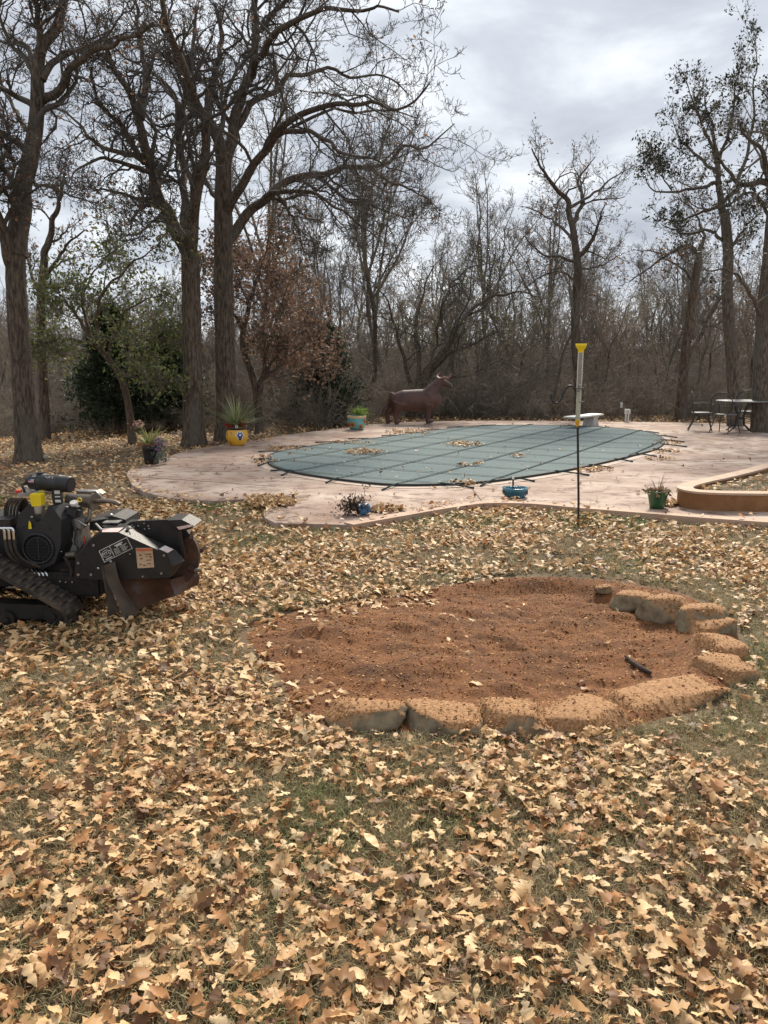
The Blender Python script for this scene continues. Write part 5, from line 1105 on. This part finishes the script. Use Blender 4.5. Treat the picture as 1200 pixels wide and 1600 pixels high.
k_yel = mat('fuel_yellow', (.80, .60, .01), rough=.4); k_red = mat('sticker_red', (.55, .06, .04), rough=.5); k_wht = mat('sticker_white', (.72, .70, .66), (.55, .52, .47), 30, .5); k_tan = mat('sticker_tan', (.52, .38, .25), (.42, .28, .17), 18, .6); k_or = mat('sticker_orange', (.50, .12, .045), rough=.55); k_blue = mat('sticker_blue', (.04, .06, .22), rough=.5); k_pink = mat('sticker_pink', (.62, .40, .36), (.7, .58, .54), 20, .55)
k_clear = mat('clear_filter', (.45, .43, .38), rough=.2)
def XZ(pts, Y_): return [(at(a, b, Y_).x, at(a, b, Y_).z) for a, b in pts]
def W(px, py, Y_): return tuple(at(px, py, Y_))
def scale_poly(P, s):
    cx, cz = sum(p[0] for p in P)/len(P), sum(p[1] for p in P)/len(P); return [(cx+(a-cx)*s, cz+(b-cz)*s) for a, b in P]
def gp_(name, pts, Y0, Y1, m, parent=GR, s2=1): P = XZ(pts, Y0); return MB().prism(P, Y0, Y1, scale_poly(P, s2) if s2 != 1 else None).build(name, m, parent)
# tracks
def track(Y0, Y1, label=None):
    xr = at(96, 966, 4.45).x
    pth = []                                   # loop of the belt in x,z (outer surface), clockwise from the front idler
    fx, fz, fr = xr-.05, .085, .085
    ux, uz, ur = xr-.58, .39, .10
    bx, bz, brd = xr-1.25, .13, .13
    def arc(cx, cz, r_, a0, a1, n): return [(cx+r_*math.cos(a), cz+r_*math.sin(a)) for a in np.linspace(a0, a1, n)]
    a_up = math.atan2(uz-fz, ux-fx)-math.pi/2                                   # outward normal of the sloping run
    pth += arc(fx, fz, fr, -math.pi/2, a_up, 8); pth += arc(ux, uz, ur, a_up, math.pi*.75, 8); pth += arc(bx, bz, brd, math.pi*.75, math.pi*1.5, 9)
    P = []; L = [0]
    for p, q in zip(pth, pth[1:]+pth[:1]):
        d = math.hypot(q[0]-p[0], q[1]-p[1]); n = max(1, int(d/.03))
        for k in range(n): P.append((p[0]+(q[0]-p[0])*k/n, p[1]+(q[1]-p[1])*k/n))
    n = len(P); vs = []; nor = []
    for i in range(n):
        a = P[i-1]; b = P[(i+1) % n]; tx_, tz_ = b[0]-a[0], b[1]-a[1]; l_ = math.hypot(tx_, tz_) or 1; nor.append((tz_/l_, -tx_/l_))
    for (x, z), (nx_, nz_) in zip(P, nor):
        for y_, off_ in ((Y0, 0), (Y1, 0), (Y1, -.022), (Y0, -.022)): vs.append((x+nx_*off_, y_, z+nz_*off_))
    fs = [(4*i+k, 4*i+(k+1) % 4, 4*((i+1) % n)+(k+1) % 4, 4*((i+1) % n)+k) for i in range(n) for k in range(4)]
    tr = MB().add(vs, fs).build('track', k_rub, GR)
    lug = None; acc = 0; cum = [0]
    for i in range(n): cum.append(cum[-1]+math.hypot(P[(i+1) % n][0]-P[i][0], P[(i+1) % n][1]-P[i][1]))
    s = 0; c_ = 0
    while s < cum[-1]:
        i = int(np.searchsorted(cum, s)-1); i = max(i, 0) % n; x, z = P[i]; nx_, nz_ = nor[i]
        for half in (0, 1):
            if lug is None:
                mb = MB().add([(-.014, -.052, 0), (.014, -.052, 0), (.014, .052, 0), (-.014, .052, 0), (-.009, -.049, .013), (.009, -.049, .013), (.009, .049, .013), (-.009, .049, .013)], [(4, 5, 6, 7), (0, 1, 5, 4), (1, 2, 6, 5), (2, 3, 7, 6), (3, 0, 4, 7)])
                o = mb.build('tread_lug', k_rub, tr, local=True); lug = o.data
            else: o = link('tread_lug', lug, None, tr)
            xx = x+(.012 if half else -.012)*nz_; zz = z-(.012 if half else -.012)*nx_
            o.location = (xx-GR.location.x, Y0+(Y1-Y0)*(.26+.48*half)-GR.location.y, zz-GR.location.z); o.rotation_euler = (0, math.atan2(nx_, nz_), 0)
        s += .058
    for cx, cz, r_ in ((fx-.01, fz+.005, fr-.028), (ux+.0, uz, ur-.028), (bx, bz, brd-.028), (fx-.3, .07, .05), (fx-.52, .07, .05), (fx-.75, .07, .05), (fx-.97, .07, .05)):
        MB().cyl((cx, Y0+.03, cz), (cx, Y1-.03, cz), r_, 18).cyl((cx, Y0+.015, cz), (cx, Y0+.05, cz), .018, 8).build('track_wheel', k_blk, tr)
    MB().prism([(fx-.02, .06), (fx-.05, .15), (bx, .20), (bx, .09)], Y0+.06, Y1-.06).build('track_frame', k_blk, tr)
track(4.45, 4.68); track(5.2, 5.43)
xr = at(96, 966, 4.45).x
MB().box((xr-.55, 5.0, .29), (1.3, .46, .20), None, .02).build('chassis', k_blk, GR); MB().box((xr-.05, 4.93, .22), (.42, .46, .16), None, .02).build('axle_housing', k_blk, GR)
gp_('side_plate', [(-20,868),(30,850),(120,850),(125,905),(128,935),(100,945),(60,912),(-20,905)], 4.80, 4.83, k_blk); gp_('rear_panel', [(-40,812),(16,812),(22,880),(-40,892)], 4.70, 5.2, k_blk)
# engine
fan = (60, 857); Y0 = 4.70
P1_ = [(27,860),(25,825),(30,803),(44,789),(50,790),(53,808),(56,816),(64,816),(69,806),(75,791),(81,791),(96,812),(95,852),(85,881),(64,890),(38,883)]
Pf = XZ(P1_, Y0); Pb = [(a+(.02 if a > Pf[8][0] else -.012)+(.035 if p[0] > 80 else 0), b) for (a, b), p in zip(Pf, P1_)]
sh = MB().prism(Pf, Y0, Y0+.12, Pb).build('engine_shroud', k_plas, GR)
f0 = Vector(W(*fan, Y0)); rg = .094
MB().tube([(f0.x+rg*math.cos(a), Y0-.008, f0.z+rg*math.sin(a)) for a in np.linspace(0, 6.283, 40)], .008, 8).build('grille_ring', k_plas, sh); MB().tube([(f0.x+rg*.76*math.cos(a), Y0-.010, f0.z+rg*.76*math.sin(a)) for a in np.linspace(0, 6.283, 36)], .004, 6).build('grille_ring', k_plas, sh)
MB().cyl((f0.x, Y0-.002, f0.z), (f0.x, Y0-.0015, f0.z), rg, 32).build('fan_opening_shade', mat('painted_opening_shade', (.004, .004, .004), rough=.9), sh)  # flat near-black disc paints the shade inside the fan opening
for k in range(-7, 8):
    z = k*.0095; hw = math.sqrt(max((rg*.74)**2-z*z, 0)); MB().box((f0.x-.0, Y0-.010, f0.z+z), (2*hw, .010, .0042)).build('grille_slat', k_plas, sh)
MB().box((f0.x+.008, Y0-.014, f0.z), (.008, .008, rg*1.45)).build('grille_spine', k_plas, sh)
for a in np.linspace(-1.2, 1.4, 14): c, s_ = math.cos(a), math.sin(a); MB().tube([(f0.x+rg*.8*c, Y0-.012, f0.z+rg*.8*s_), (f0.x+rg*.97*c, Y0-.012, f0.z+rg*.97*s_)], .0035, 5).build('grille_rib', k_plas, sh)
for px, py in ((36, 824), (78, 825), (96, 862)): MB().sphere(W(px, py, Y0-.004), .006, 1).build('bolt', k_steel if px == 96 else k_plas, sh)
blk = MB().box(W(98, 846, 4.90), (.30, .22, .22), None, .015).build('engine_block', k_alu, GR)
for k in range(7): MB().box((W(122, 0, 4.85)[0], 4.86, W(122, 846-k*5, 4.86)[2]+.01), (.10, .14, .006)).build('cooling_fin', k_alu, blk)
MB().box(W(124, 815, 4.84), (.09, .10, .07), Matrix.Rotation(.35, 3, 'Y'), .01).build('rocker_cover', k_alu, blk)
MB().tube([W(112, 812, 4.78), W(118, 832, 4.77), W(116, 850, 4.77), W(125, 858, 4.77), W(134, 845, 4.8)], .006, 6).build('spark_lead', k_plas, blk); MB().tube([W(112, 815, 4.80), W(110, 835, 4.79), W(119, 857, 4.78)], .005, 6).build('wire', k_steel, blk)
MB().tube([W(131, 838, 4.79), W(133, 848, 4.79), W(128, 858, 4.79)], .005, 6).build('red_wire', k_red, blk)
MB().tube([W(120, 812, 4.78), W(135, 822, 4.78)], .005, 6).build('linkage_rod', k_steel, blk)
# air filter canister
a, b = Vector(W(50, 752, 4.86)), Vector(W(111, 757, 4.78)); ax_ = (b-a).normalized(); L_ = (b-a).length
can = MB().tube([a+ax_*L_*f for f in (0, .02, .30, .31, .335, .345, .70, .71, .735, .745, .97, 1)], [.046, .053, .053, .056, .056, .053, .053, .056, .056, .053, .053, .047], 28).build('air_filter', k_plas, GR)
MB().disc(b+ax_*.002, .042, ax_, 24).build('filter_cap', k_plas, can); MB().cyl(a-ax_*.03, a, .03, 16).build('filter_inlet', k_plas, can); MB().box(a+ax_*.07+Vector((0, 0, .057)), (.04, .03, .012)).build('filter_clip', k_plas, can)
def on_can(f, ang, lift=.0545): u = Vector((0, 0, 1)); u = (u-ax_*u.dot(ax_)).normalized(); w_ = ax_.cross(u); return a+ax_*L_*f+(u*math.sin(ang)+(-w_ if w_.y > 0 else w_)*math.cos(ang))*lift
def scribble(pts): MB().tube([on_can(f, g) for f, g in pts], .0016, 5).build('chalk_mark', k_wht, can)
scribble([(.13, .75), (.13, 1.05), (.18, 1.0), (.20, .9), (.17, .78), (.13, .75), (.22, .82)]); scribble([(.60, .98), (.54, 1.0), (.52, .92), (.58, .86), (.57, .76), (.50, .76)]); scribble([(.63, 1.02), (.64, .72)]); scribble([(.44, .9), (.50, .86)])
def can_patch(f0_, f1_, g0, g1, m, nm, lift=.0542):
    vs = [on_can(f, g, lift) for g in np.linspace(g0, g1, 5) for f in (f0_, f1_)]; MB().add(vs, [(2*i, 2*i+1, 2*i+3, 2*i+2) for i in range(4)]).build(nm, m, can)
can_patch(.06, .20, .05, .42, k_wht, 'flag_sticker')
for i in range(4): can_patch(.06, .20, .06+.09*i, .10+.09*i, k_red, 'flag_stripe', .0548)
can_patch(.06, .115, .24, .42, k_blue, 'flag_canton', .0552)
# muffler
a2, b2 = Vector(W(106, 781, 4.93)), Vector(W(146, 784, 4.88))
mf = MB().tube([a2, a2+(b2-a2)*.04, b2], [.036, .044, .044], 24).build('muffler', k_dsteel, GR); ax2 = (b2-a2).normalized()
MB().cyl(b2-ax2*.003, b2+ax2*.010, .055, 24).build('muffler_flange', k_dsteel, mf)
MB().tube([tuple(p) for p in smooth_poly([tuple(b2), W(155, 783, 4.87), W(168, 783, 4.86), W(180, 785, 4.85), W(187, 789, 4.84)], 4, False)], .014, 12).build('tail_pipe', k_dsteel, mf); MB().tube([tuple(p) for p in smooth_poly([W(141, 789, 4.86), W(140.5, 800, 4.85), W(139, 810, 4.84), W(133, 817, 4.83), W(126, 820, 4.84)], 4, False)], .014, 12).build('exhaust_pipe', k_dsteel, mf)
MB().tube([W(122, 768, 4.93), W(150, 768, 4.95), W(158, 776, 4.95), W(160, 784, 4.95)], .01, 8).build('heat_shield_edge', k_steel, mf); gp_('heat_shield', [(118,767),(152,766),(160,772),(158,776),(120,773)], 4.99, 5.06, k_dsteel, mf)
MB().box(W(90, 776, 4.79), (.055, .05, .095), None, .006).build('control_box', k_plas, GR)
for dz, hh in ((.028, .022), (.0, .008), (-.028, .016)): p = W(90, 776, 4.762); MB().box((p[0], p[1], p[2]+dz), (.034, .003, hh)).build('control_label', k_wht, GR)
cb = MB().box(W(116, 798, 4.80), (.095, .10, .075), Matrix.Rotation(.25, 3, 'Y'), .018).build('oil_filler_housing', k_plas, GR); c1 = Vector(W(116, 788, 4.78)); MB().cyl(c1, c1+Vector((0, -.008, .016)), .024, 18).build('filler_cap', k_wht, cb)
MB().tube([tuple(c1+Vector((.04+.012*math.cos(q), -.01, .03+.012*math.sin(q)))) for q in np.linspace(0, 6.28, 12)], .004, 5).build('dipstick_ring', k_yel, cb)
# fuel filter: yellow head over clear bowl, tag, brass knob
p = Vector(W(59, 781, 4.71)); MB().prism([(p.x-.036, p.z+.034), (p.x-.030, p.z+.040), (p.x+.030, p.z+.040), (p.x+.036, p.z+.034), (p.x+.032, p.z-.030), (p.x+.02, p.z-.036), (p.x-.026, p.z-.036), (p.x-.03, p.z-.025)], p.y-.03, p.y+.03).build('fuel_filter_head', k_yel, GR)
MB().lathe([(.012, -.052), (.02, -.048), (.025, 0)], (p.x-.003, p.y, p.z-.036), 16).build('filter_bowl', k_clear, GR); p = Vector(W(46, 820, 4.68)); MB().prism([(p.x-.008, p.z-.026), (p.x+.012, p.z-.026), (p.x+.008, p.z+.012), (p.x, p.z+.026), (p.x-.004, p.z+.01)], p.y, p.y+.004).build('yellow_tag', k_yel, GR); MB().sphere(W(50, 808, 4.69), .010, 2).build('brass_knob', k_steel, GR)
MB().lathe([(.03, 0), (.032, .006), (.024, .014), (.012, .016), (.001, .018)], W(67, 769, 4.80), 16).build('fuel_cap', mat('brass', (.45, .33, .10), rough=.4, metal=.6), GR)
gp_('top_tray', [(27,772),(60,767),(82,768),(82,772),(28,777)], 4.78, 5.02, k_steel); MB().tube([W(40, 775, 4.80), W(36, 762, 4.80), W(34, 757, 4.82), W(46, 754, 4.86)], .008, 8).build('canister_bracket', k_blk, GR); MB().box(W(29, 768, 4.86), (.03, .03, .02)).build('red_knob', k_red, GR)
MB().cyl(W(39, 768, 4.9), W(39, 760, 4.9), .012, 10).build('bottle', k_clear, GR); MB().cyl(W(47, 768, 4.9), W(47, 758, 4.9), .012, 10).build('bottle', k_clear, GR)
# hoses and fittings
for i, (x0, x1, y1) in enumerate(((8, 20, 800), (12, 24, 795), (17, 27, 790), (22, 30, 786), (27, 33, 783))):
    MB().tube([tuple(q) for q in smooth_poly([W(x0+6, 840, 4.86), W(x0, 815, 4.84), W(x0+1, 790+i, 4.84), W((x0+x1)/2+4, 779+i*.5, 4.85), W(x1+8, 783, 4.87), W(x1+12, 800, 4.9)], 5, False)], .0085, 8).build('hydraulic_hose', k_rub, GR)
for i in range(3):
    xx = 4+i*7; MB().tube([tuple(q) for q in smooth_poly([W(xx-12, 826, 4.66), W(xx, 826, 4.66), W(xx+3, 830, 4.66), W(xx+4, 845, 4.66)], 4, False)], .010, 8).build('hose_fitting', k_chrome, GR)
    MB().tube([tuple(q) for q in smooth_poly([W(xx+4, 843, 4.66), W(xx+8, 862, 4.65), W(xx+20, 876, 4.66), W(45+xx, 886, 4.70)], 5, False)], .0105, 8).build('hydraulic_hose', k_rub, GR)
for i in range(4): xx = 50+i*6; MB().tube([tuple(q) for q in smooth_poly([W(xx, 890, 4.74), W(xx+5, 897, 4.72), W(xx+7, 908, 4.72)], 4, False)], .0085, 8).build('steel_line', k_chrome, GR)
MB().tube([tuple(q) for q in smooth_poly([W(114, 915, 4.80), W(118, 925, 4.79), W(127, 935, 4.78), W(127, 947, 4.78), W(114, 950, 4.79)], 4, False)], .008, 8).build('tie_down_loop', k_blk, GR)
for px, py in ((19, 877), (11, 880), (28, 899), (94, 909), (103, 910), (113, 910)): MB().sphere(W(px, py, 4.69), .008, 1).build('bolt', k_steel, GR)
gp_('rust_bracket', [(97,880),(113,873),(116,886),(100,891)], 4.78, 4.80, k_rust)
# cutter housing
Yn = 4.62
front = [(118,872),(140,846),(158,832),(186,832),(262,866),(269,885),(263,903),(190,906),(150,906),(119,903)]
back = [(118,868),(140,842),(160,826),(198,824),(274,859),(289,876),(272,898),(190,902),(150,902),(119,900)]
Fp = XZ(front, Yn); Bp = XZ(back, Yn+.10)
hs = MB().prism(Fp, Yn, Yn+.10, Bp).build('cutter_housing', k_blk, GR)
MB().prism(XZ([(118,868),(140,842),(160,826),(198,824),(225,838),(225,898),(119,900)], Yn+.101), Yn+.101, 4.98).build('housing_core', k_blk, GR)
gp_('far_guard', [(195,824),(203,816),(215,814),(262,812),(284,811),(303,821),(300,826),(279,832),(288,869),(272,862),(200,828)], 4.80, 4.82, k_blk); gp_('guard_lip', [(262,813),(284,812),(304,822),(280,829)], 4.75, 4.95, k_blk)
gp_('guard_brace', [(277,832),(281,829),(289,870),(285,872)], 4.77, 4.80, k_blk)
for px, py in ((225, 818), (232, 822), (226, 827), (233, 826), (216, 822), (206, 821)): MB().sphere(W(px, py, 4.797), .007, 1).build('bolt', k_steel, GR)
gp_('hazard_sticker', [(276,823.5),(298,819.5),(302,822.3),(280,828)], 4.746, 4.749, k_pink)
# cutter wheel
wc = Vector(W(258, 868, 4.90)); rw = .225
wh = MB().cyl((wc.x, 4.885, wc.z), (wc.x, 4.935, wc.z), rw, 48).build('cutter_wheel', k_rust, GR)
for k in range(12):
    a_ = k*math.pi/6+.1; c, s_ = math.cos(a_), math.sin(a_)
    MB().box((wc.x+c*(rw-.02), 4.87 if k % 2 else 4.948, wc.z+s_*(rw-.02)), (.075, .03, .032), Matrix.Rotation(-a_, 3, 'Y'), .006).build('tooth_holder', k_rust, wh)
    MB().cyl((wc.x+c*(rw-.005), 4.86 if k % 2 else 4.96, wc.z+s_*(rw-.005)), (wc.x+c*(rw+.035)-s_*.02, 4.855 if k % 2 else 4.965, wc.z+s_*(rw+.035)+c*.02), .014, 10, .010).build('cutter_tooth', k_dsteel, wh)
MB().cyl((wc.x, 4.86, wc.z), (wc.x, 4.885, wc.z), .06, 20).build('hub', k_rust, wh)
# skirts and flaps
def sheet(name, pts, Y0, bend, m, parent=GR, th=.008):
    vs = []; n = len(pts)
    for i, (a_, b_) in enumerate(pts): vs.append(at(a_, b_, Y0+bend[i]))
    vs2 = [v+Vector((0, th, 0)) for v in vs]; return MB().add([tuple(v) for v in vs+vs2], [tuple(range(n)), tuple(range(2*n-1, n-1, -1))]+[(i, (i+1) % n, (i+1) % n+n, i+n) for i in range(n)]).build(name, m, parent)
def ribbon(name, Lp, Rp, Y0, bl, br, m, th=.009):
    n = 14; Lq = [at(a_, b_, Y0+d_) for (a_, b_), d_ in zip(Lp, bl)]; Rq = [at(a_, b_, Y0+d_) for (a_, b_), d_ in zip(Rp, br)]
    Lr = resample([tuple(p) for p in Lq], n); Rr = resample([tuple(p) for p in Rq], n); K = 5; vs = []
    for i in range(n):
        for k in range(K):
            f = k/(K-1); p = Lr[i]*(1-f)+Rr[i]*f; p = p+np.array([0, .02*math.sin(f*math.pi)*i/n, 0]); vs.append(p)
    vs += [p+np.array([0, th, 0]) for p in vs]; off = n*K; fs = []
    for i in range(n-1):
        for k in range(K-1): q = i*K+k; fs += [(q, q+1, q+K+1, q+K), (q+off+K, q+off+K+1, q+off+1, q+off)]
    rim = [k for k in range(K)]+[i*K+K-1 for i in range(1, n)]+[(n-1)*K+k for k in range(K-2, -1, -1)]+[i*K for i in range(n-2, 0, -1)]
    fs += [(rim[i], rim[(i+1) % len(rim)], rim[(i+1) % len(rim)]+off, rim[i]+off) for i in range(len(rim))]
    return MB().add(vs, fs, False).build(name, m, GR)
ribbon('steel_skirt', [(186,906),(192,920),(203,938),(214,954)], [(264,904),(266,912),(270,921),(274,931)], Yn+.03, (0, .01, .02, .03), (.02, .05, .08, .10), k_skirt, .006)
ribbon('steel_skirt', [(266,906),(268,914),(271,922),(275,931)], [(308,894),(311,900),(311,907),(309,914)], Yn+.16, (0, 0, .0, .0), (.20, .2, .2, .2), k_skirt, .006)
gp_('inner_skirt', [(190,904),(262,903),(258,930),(215,946),(196,930)], 4.975, 4.985, k_skirt)
ribbon('rubber_flap', [(158,885),(160,900),(163,915),(166,935),(168,958),(166.5,981)], [(170,882),(172,900),(174,918),(179,938),(184,952),(189,966)], Yn-.035, (0, .005, .01, .02, .02, .02), (0, .015, .03, .04, .05, .06), k_flap)
ribbon('rubber_flap', [(163,884),(166,903),(174,922),(183,940),(188,955),(192,971)], [(179,878),(182,893),(187,910),(198,930),(208,945),(215,960)], Yn-.055, (0, .01, .01, .01, .01, .02), (0, 0, .01, .03, .05, .06), k_flap)
for px, py in ((153.5, 888), (173, 877.5), (203, 866), (223, 901)): MB().sphere(W(px, py, Yn-.06 if px < 180 else Yn-.003), .009 if px < 180 else .006, 2).build('bolt', k_steel, GR)
MB().tube([W(204, 826, 4.70), W(210, 823, 4.70)], .004, 5).build('lift_pin', k_steel, GR); MB().box(W(200, 826, 4.69), (.02, .02, .02), None, .004).build('hinge', k_steel, GR); gp_('white_edge', [(148,818),(150,817.5),(160,828),(158,829)], 4.74, 4.75, k_wht)
gp_('machine_arm', [(140,812),(175,806),(196,812),(200,826),(160,830),(140,828)], 4.88, 5.15, k_blk); MB().tube([W(140, 814, 4.86), W(165, 810, 4.88), W(188, 810, 4.92)], .008, 8).build('steel_line', k_alu, GR); MB().cyl(W(172, 807, 4.95), W(192, 815, 4.95), .022, 14).build('hydraulic_cylinder', k_steel, GR)
# dirt, bolts and small fittings that break up the plates
for px, py, Y_ in ((122, 880, Yn-.002), (122, 898, Yn-.002), (146, 852, Yn-.002), (252, 896, Yn-.002), (256, 868, Yn-.002), (142, 898, Yn-.002), (100, 925, 4.795), (112, 930, 4.795), (84, 915, 4.795), (70, 905, 4.795)): MB().cyl(W(px, py, Y_), W(px, py, Y_-.008), .009, 6).build('bolt', k_dsteel, GR)
MB().tube([tuple(q) for q in smooth_poly([W(100, 870, 4.70), W(108, 882, 4.69), W(112, 896, 4.70), W(104, 910, 4.72), W(90, 915, 4.74)], 4, False)], .010, 8).build('hydraulic_hose', k_rub, GR)
MB().tube([tuple(q) for q in smooth_poly([W(116, 862, 4.74), W(120, 880, 4.70), W(117, 905, 4.72), W(122, 925, 4.78)], 4, False)], .008, 8).build('hydraulic_hose', k_rub, GR)
MB().cyl(W(104, 868, 4.74), W(118, 866, 4.74), .022, 14).build('oil_filter', k_dsteel, GR); MB().box(W(106, 895, 4.77), (.09, .04, .05), Matrix.Rotation(.2, 3, 'Y'), .008).build('pump_bracket', k_rust, GR)
gp_('frame_rail', [(20,893),(128,893),(128,901),(20,901)], 4.74, 4.78, k_blk); gp_('frame_gusset', [(60,901),(84,901),(70,922)], 4.76, 4.775, k_rust)
# stickers and lettering
def quad(name, q, Y_, m, parent, th=.002):
    P = XZ(q, Y_); return MB().prism(P, Y_, Y_+th).build(name, m, parent)
pl = quad('maker_plate', [(154,861),(198,839),(207,857),(163,879)], Yn-.0035, k_wht, hs)
def lerpq(q, u, v): a_, b_, c_, d_ = [Vector(p) for p in q]; return tuple((a_*(1-u)+b_*u)*(1-v)+(d_*(1-u)+c_*u)*v)
PLQ = [(154,861),(198,839),(207,857),(163,879)]
def sub(u0, v0, u1, v1): return [lerpq(PLQ, u0, v0), lerpq(PLQ, u1, v0), lerpq(PLQ, u1, v1), lerpq(PLQ, u0, v1)]
quad('plate_panel', sub(.025, .05, .36, .95), Yn-.0055, k_blk, hs); quad('plate_panel', sub(.385, .05, .98, .95), Yn-.0055, k_blk, hs)
ux = (Vector(W(198, 839, Yn))-Vector(W(154, 861, Yn))).normalized(); vz = (Vector(W(154, 861, Yn))-Vector(W(163, 879, Yn))).normalized(); nrm_ = ux.cross(vz)
def plate_m(u, v, Y_): p = Vector(W(*lerpq(PLQ, u, v), Y_)); vv = (vz-ux*vz.dot(ux)).normalized(); n_ = ux.cross(vv); return Matrix(((ux.x, vv.x, n_.x, p.x), (ux.y, vv.y, n_.y, p.y), (ux.z, vv.z, n_.z, p.z), (0, 0, 0, 1)))
Mo = plate_m(.19, .45, Yn-.0068)
MB().tube([tuple(Mo @ Vector((.0285*math.cos(q), .021*math.sin(q), 0))) for q in np.linspace(0, 6.283, 24)], .0016, 5).build('logo_oval', k_wht, hs)
text_part('MTC', .030, Mo, k_wht, hs)
for v_, u0, u1 in ((.86, .08, .31), (.2, .52, .80), (.3, .56, .76)): quad('plate_line', sub(u0, v_-.035, u1, v_+.035), Yn-.0068, k_wht, hs)
for r_i in range(6):
    v_ = .42+.085*r_i
    for u0, u1 in ((.44, .60+.03*(r_i % 2)), (.68, .90-.04*(r_i % 3))): quad('plate_line', sub(u0, v_-.012, u1, v_+.012), Yn-.0068, k_wht, hs)
WQ = [(212,856.5),(238,856),(241,886.5),(215,888)]
quad('warning_label', WQ, Yn-.0035, k_tan, hs); subw = lambda u0, v0, u1, v1: [lerpq(WQ, u0, v0), lerpq(WQ, u1, v0), lerpq(WQ, u1, v1), lerpq(WQ, u0, v1)]
quad('warning_band', subw(.03, .03, .97, .15), Yn-.0055, k_or, hs)
for u, v, w_, h_ in ((.16, .32, .14, .07), (.2, .5, .16, .06), (.7, .3, .18, .05), (.78, .42, .12, .07), (.14, .78, .12, .05), (.35, .84, .14, .05), (.6, .78, .2, .04), (.5, .3, .2, .03), (.52, .42, .18, .025), (.55, .6, .3, .03)): quad('pictogram', subw(u, v, u+w_, v+h_), Yn-.0055, m_browng, hs)
def top_sticker(u0, u1, m):
    # lies on the sloping shoulder of the housing
    A_, B_ = Vector((Fp[3][0], Yn, Fp[3][1])), Vector((Fp[4][0], Yn, Fp[4][1])); C_, D_ = Vector((Bp[3][0], Yn+.1, Bp[3][1])), Vector((Bp[4][0], Yn+.1, Bp[4][1])); n_ = (B_-A_).cross(C_-A_).normalized(); n_ = n_ if n_.z > 0 else -n_
    q = [A_.lerp(B_, u0).lerp(C_.lerp(D_, u0), .1), A_.lerp(B_, u1).lerp(C_.lerp(D_, u1), .1), A_.lerp(B_, u1).lerp(C_.lerp(D_, u1), .9), A_.lerp(B_, u0).lerp(C_.lerp(D_, u0), .9)]; MB().add([tuple(p+n_*.003) for p in q], [(0, 1, 2, 3)]).build('caution_sticker', m, hs)
top_sticker(.80, .86, k_wht); top_sticker(.86, .98, k_pink)
A_, B_, C_, D_ = Vector((Fp[2][0], Yn, Fp[2][1])), Vector((Fp[3][0], Yn, Fp[3][1])), Vector((Bp[2][0], Yn+.1, Bp[2][1])), Vector((Bp[3][0], Yn+.1, Bp[3][1]))
MB().add([tuple(p+Vector((0, 0, .003))) for p in (A_.lerp(B_, .05), A_.lerp(B_, .95), B_.lerp(D_, .9).lerp(C_, .1), A_.lerp(C_, .9))], [(0, 1, 2, 3)]).build('caution_sticker', k_pink, hs)
